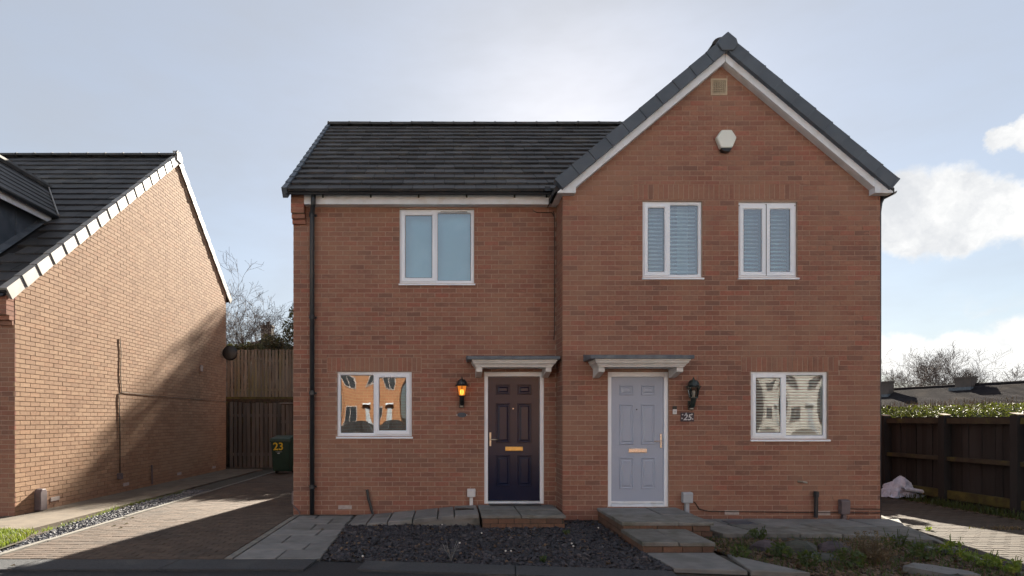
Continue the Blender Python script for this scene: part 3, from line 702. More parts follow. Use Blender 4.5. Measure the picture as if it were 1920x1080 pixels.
# hidden walls
m = MB(); m.add([(XL, FL + .03, 0), (XL, YB, 0), (XL, YB, 4.9), (XL, TY, 7.6), (XL, FL + .03, 4.98)], [(0, 1, 2, 3, 4)]); m.build('side_wall', 'brick_x', H1)
m = MB(); m.quad((XL, YB, 0), (XM, YB, 0), (XM, YB, 4.98), (XL, YB, 4.98)); m.build('rear_wall', 'brick_y', H1)
m = MB(); m.box(XL + .05, XM - .05, FL + .16, FL + .17, 2.45, 2.6); m.box(XL + .05, XM - .05, FL + .3, YB - .1, 2.50, 2.6); m.build('floor', 'room', H1)
m = MB(); m.box(XM - .06, XM - .02, FL + .1, YB - .05, 0, 5.2); m.build('party_wall', 'room', H1)
# eaves
yf = FL - .14
m = MB(); m.box(XL + .205, XM - .11, yf, yf + .018, 4.885, 5.03); m.build('fascia', 'upvc_dirty', H1)
m = MB(); m.box(XL + .205, XM - .01, yf + .019, FL - .001, 4.888, 4.90); m.build('soffit', 'upvc_dirty', H1)
def gutter(par, p0, p1, r=.056, ax='x'):
    m = MB(); k = 8; b = 0
    for p in (p0, p1):
        for i in range(k + 1):
            a = math.pi + math.pi * i / k; o = (r * math.cos(a), r * math.sin(a))
            m.v.append((p[0], p[1] + o[0], p[2] + o[1]) if ax == 'x' else (p[0] + o[0], p[1], p[2] + o[1]))
        for i in range(k + 1):
            a = math.pi + math.pi * (k - i) / k; o = ((r - .006) * math.cos(a), (r - .006) * math.sin(a))
            m.v.append((p[0], p[1] + o[0], p[2] + o[1]) if ax == 'x' else (p[0] + o[0], p[1], p[2] + o[1]))
    n = 2 * (k + 1)
    for i in range(n): m.f.append((i, (i + 1) % n, n + (i + 1) % n, n + i))
    m.f.append(tuple(range(n))[::-1]); m.f.append(tuple(range(n, 2 * n)))
    return m.build('gutter', 'blackp', par)
gt = gutter(H1, (XL + .02, yf - .064, 5.085), (XM - .13, yf - .064, 5.085))
for xx in (-1.95, -1.2, -.45, .3, 1.05, 1.55):
    m = MB(); m.box(xx - .012, xx + .012, yf - .012, yf - .001, 4.985, 5.03); m.build('gutter_bracket', 'blackp', gt)
xp = X(585.5, FL - .06)
dp = MB().tube([(xp + .05, yf - .064, 5.04), (xp + .05, yf - .064, 4.90), (xp + .045, yf - .055, 4.86), (xp + .004, FL - .085, 4.76), (xp, FL - .075, 4.70), (xp, FL - .075, .02)], .037, 12).build('downpipe', 'blackp', H1, smooth=True)
for zz in (4.72, 3.1, 1.9, .42):
    m = MB(); m.tube([(xp, FL - .075, zz), (xp, FL - .075, zz + .06)], .043, 12); m.box(xp - .06, xp + .06, FL - .03, FL - .002, zz + .015, zz + .045); m.build('pipe_clip', 'blackp', dp)
# roof: every tile
GX, GZ, GT = 4.115, 7.10, .84     # gable roof of the right house: axis, ridge height, pitch
SL = math.hypot(TY - 8.99, TT * (TY - 8.99)); ang = math.atan(TT); NC = 15; gauge = (SL - .06) / NC
def tile_mesh(w, mat):
    m = MB(); l = gauge + .075; t = .046; g = .0035
    # a thick leading edge, a shallow bevel on the nose
    m.add([(g, 0, 0), (w - g, 0, 0), (w - g, 0, t - .006), (g, 0, t - .006), (g, .012, t), (w - g, .012, t), (w - g, l, t * .55), (g, l, t * .55), (g, l, 0), (w - g, l, 0)],
          [(0, 1, 2, 3), (3, 2, 5, 4), (4, 5, 6, 7), (7, 6, 9, 8), (0, 3, 4, 7, 8), (1, 9, 6, 5, 2)]); return m.mesh('roof_tile', mat)
TW = .328; tm = tile_mesh(TW, 'tile')
tilemeshes = {}
RX0 = XL - .06
def roofz(y): return TZ - TT * (TY - y)
for r_ in range(NC):
    s0 = .0 + r_ * gauge; y0 = 8.985 + s0 * math.cos(ang); z0 = roofz(y0) - .01
    x = RX0 - (TW / 2 if r_ % 2 else 0)
    while True:
        a = max(x, RX0); b = x + TW
        yt = y0 + gauge * math.cos(ang)
        if GZ + .12 - GT * (GX - a) > roofz(yt) + .06 or a > 4.3: break
        if b - a < TW - 1e-4:
            k = round(b - a, 3)
            if k not in tilemeshes: tilemeshes[k] = tile_mesh(k, 'tile')
            me = tilemeshes[k]
        else: me = tm
        if b - a > .05: link('roof_tile', me, H1, loc=(a, y0, z0 + random.uniform(-.003, .003)), rot=(ang - .066 + random.uniform(-.004, .004), random.uniform(-.003, .003), 0))
        x += TW
m = MB(); m.prism([(8.98, roofz(8.98) - .06), (TY, TZ - .06), (TY, TZ - .03), (8.98, roofz(8.98) - .03)], 'X', RX0 + .02, 4.2); m.build('roof_underlay', 'felt', H1)
m = MB(); m.prism([(TY, TZ - .05), (15.9, TZ - TT * 3.5 - .05), (15.9, TZ - TT * 3.5), (TY, TZ)], 'X', RX0, XR + .06); m.build('rear_roof', 'tile', H1)
m = MB(); m.prism([(8.98, roofz(8.98) - .09), (TY, TZ - .09), (15.9, roofz(8.9) - .09), (15.9, roofz(8.9) - .02), (TY, TZ - .055), (8.98, roofz(8.98) - .055)], 'X', RX0 + .015, XL + .001); m.build('verge_soffit', 'blackp', H1)
# left verge caps
vm_ = MB(); l = gauge
vm_.add([(-.03, -.03, -.10), (.05, -.03, -.10), (.05, -.03, .058), (-.03, -.03, .058), (-.022, l, -.09), (.045, l, -.09), (.045, l, .046), (-.022, l, .046)], [(0, 1, 2, 3), (4, 7, 6, 5), (0, 3, 7, 4), (1, 5, 6, 2), (3, 2, 6, 7), (0, 4, 5, 1)])
vme = vm_.mesh('verge_cap', 'verge')
for r_ in range(NC):
    y0 = 8.985 + r_ * gauge * math.cos(ang); link('verge_cap', vme, H1, loc=(RX0 - .012, y0, roofz(y0)), rot=(ang, 0, 0))
# ridge tiles
def ridge_mesh(L, r, mat):
    m = MB(); k = 8
    for s_, sc in ((0, 1.06), (.03, 1.06), (.034, 1), (L, .985)):
        for i in range(k + 1):
            a = math.pi * i / k; m.v.append((s_, -r * sc * math.cos(a) * 1.15, r * sc * math.sin(a) * .8))
    for q in range(3):
        for i in range(k): a = q * (k + 1) + i; m.f.append((a, a + 1, a + k + 2, a + k + 1))
    m.f.append(tuple(range(k + 1))); return m.mesh('ridge_tile', mat)
rme = ridge_mesh(.445, .125, 'ridge')
for i in range(21): link('ridge_tile', rme, H1, loc=(RX0 - .02 + i * .44, TY, TZ - .035 + random.uniform(-.004, .004)), rot=(0, random.uniform(-.006, .006), 0))
# small fittings on the wall
def airbrick(par, x, y, z, w=.215, h=.062, mat='airbrick'):
    m = MB(); m.box(x - w / 2, x + w / 2, y - .006, y + .01, z - h / 2, z + h / 2); a = m.build('air_brick', mat, par)
    return a
airbrick(H1, X(647, FL), FL, Z(951, FL))
MB().tube([(X(689, FL), FL - .05, Z(917, FL)), (X(692, FL), FL - .055, Z(935, FL)), (X(700, FL), FL - .06, .02)], .022, 8).build('waste_pipe', 'blackp', H1)
MB().tube([(1.68, FL - .02, 4.82), (1.70, FL - .015, 4.70), (1.70, FL - .015, 2.9), (1.685, FL - .015, 2.78)], .006, 5).build('cable', 'cable', H1)
MB().tube([(1.36, FL - .012, 4.83), (1.42, FL - .012, 4.80), (1.66, FL - .012, 4.80), (1.69, FL - .012, 4.74)], .006, 5).build('cable', 'cable', H1)
MB().box(XL - .035, XL - .003, FL + .03, FL + .12, .16, .36).build('side_vent', 'brownbox', H1)
MB().tube([(XL - .015, FL + .06, .17), (XL + .02, FL - .02, .13), (XL + .09, FL - .02, .06), (XL + .11, FL - .02, .01)], .012, 6).build('side_pipe', 'brownbox', H1)

# ------------------------------------------------------------------ right house (grey door, gable)
H2 = thing('brick_house', 'projecting red brick gable house with pale grey door and hexagonal alarm box', 'house', (XM, FR, 0))
w1 = (X(1205, FR), X(1317, FR), Z(520, FR), Z(377, FR)); w2 = (X(1385, FR), X(1495, FR), Z(520, FR), Z(378, FR)); w3 = (X(1408, FR), X(1553, FR), Z(823, FR), Z(697, FR))
d2 = (X(1140, FR), X(1254, FR), .20, Z(697, FR))
GB = 6.86                                   # gable brickwork apex (hidden by the barge boards)
def gab(z):
    if z <= 4.95: return (XM, XR)
    h = (GB - z) / GT; return (max(XM, GX - h), min(XR, GX + h))
frontR = lambda u, d, z: (u, FR - d, z)
vt = (X(1334, FR), X(1362, FR), Z(177, FR), Z(149, FR))
brick_wall(H2, frontR, gab, 0, 92, [w1, w2, w3, d2, vt], [(X(1187, FR), X(1500, FR), Z(373, FR), Z(373, FR) + .218), (X(1390, FR), X(1572, FR), Z(697, FR) + .003, Z(697, FR) + .221)], 'brick', 'mortar', 300, phase=XM, dist=lambda q: abs(q[2] - 1.55) + .2 * abs(q[0] - 4.0))
ret = lambda u, d, z: (XM - d, u, z)
brick_wall(H2, ret, lambda z: (FR + .001, FL + .02), 0, 65, [], [], 'brick', 'mortar', 0, phase=FR - .115, name='return_wall')
window(H2, *w1, FR, X(1255, FR), (1, 0), 'glass_sky', blinds=('blind', .060, R(64), None), label='upper window nearer the navy door side with white blinds')
window(H2, *w2, FR, X(1438, FR), (1, 1), 'glass_sky', blinds=('blind', .060, R(56), None), opened=True, label='upper window with two narrow casements and white blinds')
window(H2, *w3, FR, X(1473.5, FR), (1, 0), 'glass_low', bulge=(.007, .007), blinds=('blind_cream', .044, R(76), None), label='lower window with cream blinds and warped reflections')
door(H2, *d2, FR, 'greydoor', 1, 'rosegold', 'pale grey six-panel door with copper-coloured letterbox')
canopy(H2, X(1107, 8.3), X(1302, 8.3), FR, Z(660, 8.3) - .01, .42)
m = MB(); m.add([(XR, FR + .03, 0), (XR, YB, 0), (XR, YB, 4.95), (XR, TY, 7.6), (XR, FR + .03, 4.95)], [(0, 1, 2, 3, 4)]); m.build('side_wall', 'brick_x', H2)
m = MB(); m.quad((XM, YB, 0), (XR, YB, 0), (XR, YB, 4.98), (XM, YB, 4.98)); m.build('rear_wall', 'brick_y', H2)
m = MB(); m.box(XM + .05, XR - .05, FR + .3, YB - .1, 2.50, 2.6); m.build('floor', 'room', H2)
m = MB(); m.box(XM + .02, XM + .05, FR + .1, YB - .05, 0, 5.1); m.build('party_wall', 'room', H2)
# curtain behind the first upper window
m = MB(); n = 24; xa, xb = X(1281, FR), X(1302, FR)
for i in range(n + 1): m.v += [(xa + (xb - xa) * i / n, FR + .24 + .02 * math.sin(i * 1.6), w1[2] - .05), (xa + (xb - xa) * i / n, FR + .24 + .02 * math.sin(i * 1.6), w1[3] + .05)]
for i in range(n): m.f.append((2 * i, 2 * i + 2, 2 * i + 3, 2 * i + 1))
m.build('curtain', 'curtain', H2)
# gable roof slabs (seen only edge-on), barge boards, box ends, verge caps
YV = 8.60; hw = 2.53
for s_ in (-1, 1):
    m = MB(); e = (GX + s_ * hw, GZ - GT * hw)
    m.add([(GX, YV + .05, GZ - .02), (e[0], YV + .05, e[1] - .02), (e[0], TY, e[1] - .02), (GX, TY, GZ - .02), (GX, YV + .05, GZ - .10), (e[0], YV + .05, e[1] - .10), (e[0], TY, e[1] - .10), (GX, TY, GZ - .10)],
          [(0, 1, 2, 3), (4, 7, 6, 5), (0, 4, 5, 1), (1, 5, 6, 2), (2, 6, 7, 3)]); m.build('roof_slope', 'tile', H2)
    # barge board: outer edge tucked under the caps, lower edge 0.17 below
    zt = 6.985; t = .17
    p = [(GX, zt), (GX + s_ * 2.47, zt - GT * 2.47), (GX + s_ * 2.47, 4.87), (GX + s_ * 2.215, 4.87), (GX + s_ * 2.215, zt - t - GT * 2.215), (GX, zt - t)]
    p2 = [(GX + s_ * .004, zt), (GX + s_ * 2.225, zt - GT * 2.225), (GX + s_ * 2.225, zt - t - GT * 2.225), (GX + s_ * .004, zt - t)]
    MB().prism(p2, 'Y', YV + .02, YV + .042).build('barge_board', 'upvc_dirty', H2)
    p3 = [(GX + s_ * 2.215, zt - GT * 2.215 - .012), (GX + s_ * 2.48, zt - GT * 2.48 - .012), (GX + s_ * 2.48, 4.87), (GX + s_ * 2.215, 4.87)]
    MB().prism(p3, 'Y', YV + .012, FR + .0 if s_ > 0 else FL - .14).build('box_end', 'upvc_dirty', H2)
    q = [(GX, zt - t + .01), (GX + s_ * 2.3, zt - t + .01 - GT * 2.3), (GX + s_ * 2.3, zt - t - .002 - GT * 2.3), (GX, zt - t - .002)]
    MB().prism(q, 'Y', YV + .043, FR - .001).build('soffit', 'upvc_dirty', H2)
    a = math.atan(GT); n = 10; cl = (math.hypot(hw, GT * hw) - .09) / n
    vc = MB()    # cap: wider at the lower end so each laps over the next
    h0, h1 = .178, .166
    vc.add([(0, -.045, -h0), (cl + .014, -.045, -h0 - .0), (cl + .014, -.052, .003), (0, -.045, .0), (0, .10, -h0), (cl + .014, .10, -h0), (cl + .014, .10, .003), (0, .10, .0), (cl * .97, -.056, -h0 - .004), (cl * .97, -.056, .018)],
           [(0, 1, 2, 3), (4, 7, 6, 5), (3, 2, 6, 7), (0, 4, 5, 1), (1, 5, 6, 2), (0, 3, 7, 4)])
    vcm = vc.mesh('verge_cap', 'verge')
    lip = MB(); lip.box(cl - .008, cl + .016, -.056, .10, -h0 - .003, .004); lpm = lip.mesh('lap', 'verge')
    for i in range(n):
        d = .08 + i * cl
        x = GX + s_ * d * math.cos(a); z = GZ + .075 - d * math.sin(a)
        rot = (0, a, 0) if s_ > 0 else (0, math.pi - a, 0)
        if s_ > 0:
            c_ = link('verge_cap', vcm, H2, loc=(x, YV, z), rot=rot); link('lap', lpm, c_, loc=(0, 0, 0)).matrix_parent_inverse = Matrix.Identity(4)
        else:
            mm = bpy.data.meshes.get('verge_cap_mirror')
            if mm is None:
                mm = vcm.copy(); mm.name = 'verge_cap_mirror'; ml = lpm.copy(); ml.name = 'lap_mirror'
                for q_ in (mm, ml):
                    for v in q_.vertices: v.co.x = -v.co.x
                    q_.flip_normals()
            ml = bpy.data.meshes['lap_mirror']
            c_ = link('verge_cap', mm, H2, loc=(x, YV, z), rot=(0, -a, 0)); link('lap', ml, c_).matrix_parent_inverse = Matrix.Identity(4)
# ridge end cap, faceted
m = MB(); m.prism([(GX - .15, 7.02), (GX - .085, 6.93), (GX + .085, 6.93), (GX + .15, 7.02), (GX + .125, 7.10), (GX + .0, 7.205), (GX - .125, 7.10)], 'Y', YV - .075, YV + .12); m.build('ridge_end_cap', 'verge', H2, bevel=.012)
for i in range(5): link('ridge_tile', rme, H2, loc=(GX, YV + .1 + i * .44, GZ + .03), rot=(0, 0, R(90)))
gutter(H2, (XR + .16, FR - .05, 4.93), (XR + .16, YB, 4.93), .055, 'y')
MB().tube([(XR + .12, FR + .1, 4.9), (XR + .07, FR + .1, 4.80), (XR + .05, FR + .1, 4.66), (XR + .05, FR + .1, .0)], .034, 8).build('downpipe', 'blackp', H2)
m = MB(); m.box(1.50, 1.585, FL - .30, FL - .14, 5.03, 5.10); m.build('gutter_end', 'blackp', H2)
# vent grille in the gable
v = MB(); xa, xb, za, zb = vt
v.box(xa - .002, xb + .002, FR + .03, FR + .04, za - .002, zb + .002); vg = v.build('vent_grille', 'gasket', H2)
n = 8
for i in range(n + 1):
    t = i / n; w = .0075 if 0 < i < n else .022
    MB().box(xa + (xb - xa) * t - w / 2, xa + (xb - xa) * t + w / 2, FR - .008, FR + .02, za - .008, zb + .008).build('bar', 'beige', vg)
    MB().box(xa - .008, xb + .008, FR - .0065, FR + .018, za + (zb - za) * t - w / 2, za + (zb - za) * t + w / 2).build('bar', 'beige', vg)
for px, py in ((1372, 961), (1543, 962)): airbrick(H2, X(px, FR), FR, Z(py, FR))
MB().tube([(X(1527, FR), FR - .045, Z(921, FR)), (X(1526, FR), FR - .05, .05)], .027, 8).build('waste_pipe', 'blackp', H2)
MB().tube([(X(1527, FR), FR - .045, Z(931, FR)), (X(1527, FR), FR - .045, Z(921, FR))], .036, 10).build('pipe_cap', 'blackp', H2)
MB().tube([(X(1496, FR), FR - .0, Z(903, FR)), (X(1501, FR), FR - .06, Z(903, FR)), (X(1508, FR), FR - .07, Z(904, FR))], .014, 8).build('wall_tap', 'chrome', H2)
cb = [(X(1300, FR), FR - .02, .28), (X(1303, FR), FR - .02, .26), (X(1310, FR), FR - .015, .17), (X(1330, FR), FR - .012, .135), (X(1400, FR), FR - .012, .13), (X(1520, FR), FR - .012, .118), (XR - .01, FR - .012, .113)]
MB().tube(cb, .007, 5).build('cable', 'cable', H2)
MB().tube([(X(1590, FR), FR - .012, .175), (XR - .005, FR - .012, .168)], .006, 5).build('cable', 'cable', H2)

# ------------------------------------------------------------------ things fixed to the two houses
def text_mesh(s, size, ext, mat, font_shear=0.0):
    c = bpy.data.curves.new('numeral', 'FONT'); c.body = s; c.size = size; c.extrude = ext; c.align_x = 'CENTER'; c.shear = font_shear
    c.offset = size * .018
    o = bpy.data.objects.new('numeral', c); COL.objects.link(o); bpy.context.view_layer.update()
    me = bpy.data.meshes.new_from_object(o.evaluated_get(bpy.context.evaluated_depsgraph_get()))
    bpy.data.objects.remove(o); me.materials.clear(); me.materials.append(MT[mat]); me.name = 'numeral'; return me
def lantern(x, z, Y, lit, label):
    """wall lantern: back plate and swan arm below, six-sided glazed head with domed cap"""
    t = thing('wall_lantern', label, 'lantern', (x, Y, z)); met = 'blackm' if lit else 'greenblack'; yc = Y - (.11 if lit else .125)
    m = MB(); m.lathe((x, yc, z), [(.105, .0), (.108, .008), (.085, .030), (.078, .062), (.055, .098), (.018, .112), (.010, .125), (.012, .135), (.004, .150)], 12); m.build('cap', met, t)
    m = MB(); m.lathe((x, yc, z), [(.055, -.165), (.062, -.158), (.062, -.145), (.05, -.145)], 6, R(30)); m.build('base_ring', met, t)
    for k in range(6):
        a = R(30 + 60 * k); a2 = R(90 + 60 * k)
        p0 = (x + .056 * math.cos(a), yc + .056 * math.sin(a), z - .150); p1 = (x + .086 * math.cos(a), yc + .086 * math.sin(a), z + .002)
        q0 = (x + .056 * math.cos(a2), yc + .056 * math.sin(a2), z - .150); q1 = (x + .086 * math.cos(a2), yc + .086 * math.sin(a2), z + .002)
        MB().tube([p0, p1], .0055, 5).build('glazing_bar', met, t)
        MB().quad(p0, q0, q1, p1).build('pane', 'amber' if lit else 'glass_lamp', t)
    MB().lathe((x, yc, z), [(.012, -.145), (.024, -.12), (.030, -.09), (.024, -.06), (.012, -.05)], 10).build('bulb', 'bulb' if lit else 'whitebox', t, smooth=True)
    m = MB(); m.tube([(x, yc, z - .16), (x, yc + .008, z - .22), (x, yc + .04, z - .27), (x, Y - .02, z - .285)], [.042, .036, .040, .034], 10); m.build('arm', met, t)
    m = MB(); m.box(x - .038, x + .038, Y - .022, Y - .002, z - .335, z - .20); m.build('back_plate', met, t, bevel=.006)
    m = MB(); m.lathe((x, Y - .048, z - .318), [(.012, -.022), (.032, -.012), (.034, .006), (.022, .018)], 10); m.build('sensor', 'chrome', t, smooth=True)
lantern(X(866, 9.14), Z(724, 9.14), FL, True, 'lit amber wall lantern beside the navy door')
lantern(X(1300, 8.62), Z(726, 8.62), FR, False, 'unlit black wall lantern beside the pale grey door')
t = thing('house_number_plate', 'small dark house number plate below the lit lantern', 'plate', (X(866, FL), FL, Z(778, FL)))
m = MB(); cx, cz = X(866, FL), Z(778, FL)
m.prism([(cx + .075 * math.cos(2 * math.pi * i / 16), cz + .038 * math.sin(2 * math.pi * i / 16)) for i in range(16)], 'Y', FL - .012, FL - .002); m.build('plate', 'lead_dark', t)
for s_ in (-1, 1): MB().tube([(cx + s_ * .078, FL - .014, cz), (cx + s_ * .078, FL - .002, cz)], .008, 8).build('screw', 'whitebox', t)
t = thing('house_number_plaque', 'slate plaque with pale house number beneath the unlit lantern', 'plaque', (X(1288, FR), FR, Z(782, FR)))
cx, cz = X(1288.5, FR), Z(782, FR)
MB().box(cx - .10, cx + .10, FR - .012, FR - .002, cz - .068, cz + .068).build('plate', 'rock_purple', t, bevel=.003)
link('numeral', text_mesh('25', .125, .001, 'whitebox', .25), t, loc=(cx - .005, FR - .014, cz - .045), rot=(R(90), 0, 0))
for dx, dz in ((-.075, .035), (-.085, -.02), (.075, -.03), (.065, .04), (-.02, .055)): MB().lathe((cx + dx, FR - .013, cz + dz), [(.010, -.008), (.014, 0), (.006, .010)], 6).build('painted_petal', 'whitebox', t)
t = thing('doorbell', 'black and white video doorbell to the right of the grey door frame', 'doorbell', (X(1265, FR), FR, Z(769, FR)))
cx, cz = X(1264.5, FR), Z(769, FR)
MB().box(cx - .030, cx + .030, FR - .024, FR - .002, cz + .012, cz + .06).build('camera_head', 'blackm', t, bevel=.005)
b_ = MB().box(cx - .030, cx + .030, FR - .022, FR - .002, cz - .062, cz + .012).build('button_plate', 'whitebox', t, bevel=.004)
MB().tube([(cx, FR - .022, cz - .025), (cx, FR - .026, cz - .025)], .012, 10).build('button', 'greybox', b_)
t = thing('alarm_box', 'white hexagonal burglar alarm box high on the gable', 'alarm box', (X(1357, FR), FR, Z(268, FR)))
cx, cz = X(1358, FR), Z(266, FR)
hexp = [(cx - .075, cz + .145), (cx + .075, cz + .145), (cx + .150, cz + .03), (cx + .085, cz - .125), (cx - .085, cz - .125), (cx - .150, cz + .03)]
b_ = MB().prism(hexp, 'Y', FR - .085, FR - .002).build('cover', 'alarm', t, bevel=.018)
MB().prism([(cx - .080, cz - .1255), (cx + .080, cz - .1255), (cx + .06, cz - .165), (cx + .03, cz - .178), (cx - .03, cz - .178), (cx - .06, cz - .165)], 'Y', FR - .08, FR - .004).build('strobe', 'blackm', t, bevel=.008)
def post_box(px, top, bot, w, Y, mat, label, pipe=True):
    x = X(px, Y); t = thing('cable_box', label, 'box', (x, Y, 0)); zt, zb = Z(top, Y), Z(bot, Y)
    m = MB(); m.prism([(Y - .085, zb), (Y - .095, zt - .02), (Y - .07, zt), (Y - .002, zt), (Y - .002, zb)], 'X', x - w / 2, x + w / 2); m.build('cover', mat, t, bevel=.008)
    MB().box(x - w * .2, x + w * .2, Y - .06, Y - .004, .0, zb - .001).build('duct', mat, t, bevel=.004)
post_box(883.5, 916, 931, .13, FL, 'whitebox', 'small white cable box on a duct left of the navy door')
post_box(1286, 922, 942, .145, FR, 'greybox', 'grey cable box on a duct right of the grey door')
post_box(1579, 936, 963, .13, FR, 'brownbox', 'brown-grey cable box near the right corner of the gable house')

# ------------------------------------------------------------------ neighbouring house on the left
NX, N0, N1 = -6.73, 9.05, 17.68; NRY, NRZ = 14.50, 8.05; NT = .815
H3 = thing('brick_house', 'neighbouring brick house at left with sunlit blank gable wall and dormer', 'house', (NX, N0, 0))
def nroof(y): return NRZ - NT * abs(y - NRY)
def nu(z):
    a = NRY - (NRZ - z) / NT; b = NRY + (NRZ - z) / NT
    return (max(N0, a), min(N1, b))
gw = lambda u, d, z: (NX + d, u, z)
brick_wall(H3, gw, nu, 0, 106, [], [], 'brick_gable', 'mortar_gable', 300, phase=N0, rec=.008)
fw = lambda u, d, z: (u, N0 - d, z)
brick_wall(H3, fw, lambda z: (-7.6, NX), 0, 46, [], [], 'brick', 'mortar', 0, phase=NX - .1, name='front_wall')
m = MB(); m.quad((-16, N0 + .004, 0), (-7.6, N0 + .004, 0), (-7.6, N0 + .004, 3.5), (-16, N0 + .004, 3.5)); m.quad((-16, N1, 0), (NX, N1, 0), (NX, N1, 5.3), (-16, N1, 5.3)); m.build('far_wall', 'brick_y', H3)
for i, (zt, zb, out) in enumerate(((3.42, 3.12, .17), (3.113, 3.048, .11), (3.041, 2.976, .05))):
    if i: MB().box(NX - .215, NX - .003, N0 - out, N0 - .002, zb, zt).build('brick', 'brick', H3)
    else:
        for k in range(4): MB().box(NX - .215, NX - .003, N0 - out, N0 - .002, 3.12 + k * .075, 3.185 + k * .075).build('brick', 'brick', H3)
        MB().box(NX - .21, NX - .009, N0 - out + .006, N0 - .004, 3.116, 3.42).build('corbel_core', 'mortar', H3)
# roof
nang = math.atan(NT); NE = 8.86; NSL = math.hypot(NRY - NE, NT * (NRY - NE)); ncr = 21; ng = (NSL - .05) / ncr
gauge_save = gauge; gauge = ng; ntm = tile_mesh(TW, 'tile'); ntm2 = tile_mesh(TW / 2, 'tile'); gauge = gauge_save
DX, DZ = -8.67, 6.53                                        # dormer ridge
def dormer_z(x): return DZ - .98 * abs(x - DX)
nrest = MB()
for r_ in range(ncr):
    y0 = NE + r_ * ng * math.cos(nang); z0 = nroof(y0) - .01; x = NX + .02; k = 0
    lim = X(-60, y0)
    while x > lim - TW:
        w = TW / 2 if (k == 0 and r_ % 2) else TW
        x -= w; k += 1
        if nroof(y0 + ng * .5) < dormer_z(x + w / 2) - .12 and x < -7.65 and y0 < 12.6: continue
        link('roof_tile', ntm2 if w < TW else ntm, H3, loc=(x, y0, z0 + random.uniform(-.003, .003)), rot=(nang - .036 + random.uniform(-.004, .004), random.uniform(-.003, .003), 0))
m = MB(); m.prism([(NE, nroof(NE) - .06), (NRY, NRZ - .06), (18.0, nroof(18.0) - .06), (18.0, nroof(18.0) - .02), (NRY, NRZ - .02), (NE, nroof(NE) - .02)], 'X', -16, NX - .01); m.build('roof_underlay', 'felt', H3)
nrm = ridge_mesh(.445, .12, 'ridge')
for i in range(15): link('ridge_tile', nrm, H3, loc=(NX + .02 - i * .44, NRY, NRZ + .0), rot=(0, 0, R(180)))
# white verge caps, each lapping the next
cl = .425
def vcap(front):
    m = MB(); s = 1 if front else -1; h = .135
    m.add([(-.10, 0, .062), (.035, 0, .062), (.035, 0, -h), (.0, 0, -h), (-.10, s * cl, .048), (.024, s * cl, .048), (.024, s * cl, -h + .006), (.0, s * cl, -h + .006)],
          [(0, 4, 5, 1), (1, 5, 6, 2), (0, 1, 2, 3), (4, 7, 6, 5), (2, 6, 7, 3)] if front else [(0, 1, 5, 4), (1, 2, 6, 5), (0, 3, 2, 1), (4, 5, 6, 7), (2, 3, 7, 6)])
    return m.mesh('verge_cap', 'verge_white')
def vlip(front):
    m = MB(); s = 1 if front else -1; m.box(-.10, .044, min(0, s * .02), max(0, s * .02), -.142, .070); return m.mesh('lap', 'verge_white')
def vlap_shade():
    m = MB(); m.box(.0, .0365, -.006, .006, -.134, .060); return m.mesh('joint', 'gasket')  # black strip standing in for the shadow at each lap
vf_, vl_, vg_ = vcap(True), vlip(True), vlap_shade()
nfr = int(NSL / cl) + 1
for i in range(nfr):
    y = NE + i * cl * math.cos(nang)
    if y > NRY - .1: break
    c_ = link('verge_cap', vf_, H3, loc=(NX + .012, y, nroof(y) + .01), rot=(nang, 0, 0))
    link('joint', vg_, c_, loc=(0, cl - .004, -.002)).matrix_parent_inverse = Matrix.Identity(4)
vb_ = vcap(False)
for i in range(12):
    y = 18.02 - i * cl * math.cos(nang)
    if y < NRY + .1: break
    c_ = link('verge_cap', vb_, H3, loc=(NX + .012, y, nroof(y) + .01), rot=(-nang, 0, 0))
    link('joint', vg_, c_, loc=(0, -cl + .004, -.002)).matrix_parent_inverse = Matrix.Identity(4)
MB().prism([(NRY - .13, NRZ - .12), (NRY + .13, NRZ - .12), (NRY + .15, NRZ + .02), (NRY, NRZ + .13), (NRY - .15, NRZ + .02)], 'X', NX + .02, NX + .065).build('ridge_end_cap', 'verge_white', H3)
gutter(H3, (-12, NE - .07, nroof(NE) - .02), (NX - .02, NE - .07, nroof(NE) - .02))
MB().box(-12, NX - .22, NE + .0, NE + .018, nroof(NE) - .22, nroof(NE) - .06).build('fascia', 'upvc_dirty', H3)
# dormer
dm = MB(); hw_ = 1.13
def roof_y_at(z): return NRY - (NRZ - z) / NT
DF = 9.3
for s_ in (-1, 1):
    e = (DX + s_ * hw_, dormer_z(DX + hw_)); 
    if s_ > 0:
        nrow = 7; sl = hw_ / nrow
        for r_ in range(nrow):
            xa, xb = DX + hw_ - r_ * sl, DX + hw_ - (r_ + 1) * sl - .02
            za, zb = dormer_z(xa) + .035, dormer_z(xb) + .008
            yend = roof_y_at((dormer_z(xa) + dormer_z(xb)) / 2) + .1; y = DF - .25; 
            while y < yend:
                y2 = min(y + TW, roof_y_at(dormer_z(xb)) + .02, yend + TW)
                t0 = MB(); ye0 = min(y2, roof_y_at(dormer_z(xa)) + .03); ye0 = max(ye0, y + .01)
                t0.add([(xa, y + .003, za - .03), (xa, ye0, za - .03), (xa, ye0, za), (xa, y + .003, za), (xb, y + .003, zb), (xb, y2, zb)], [(0, 1, 2, 3), (3, 2, 5, 4)])
                t0.build('roof_tile', 'tile', H3); y += TW
    else:
        m = MB(); m.quad((DX, DF - .25, DZ), (DX, roof_y_at(DZ), DZ), (e[0], roof_y_at(e[1]), e[1]), (e[0], DF - .25, e[1])); m.build('dormer_slope', 'tile', H3)
m = MB(); m.add([(DX, DF - .25, DZ - .02), (DX, roof_y_at(DZ), DZ - .02), (DX + hw_, roof_y_at(dormer_z(DX + hw_)), dormer_z(DX + hw_) - .02), (DX + hw_, DF - .25, dormer_z(DX + hw_) - .02)], [(0, 1, 2, 3)]); m.build('dormer_underlay', 'felt', H3)
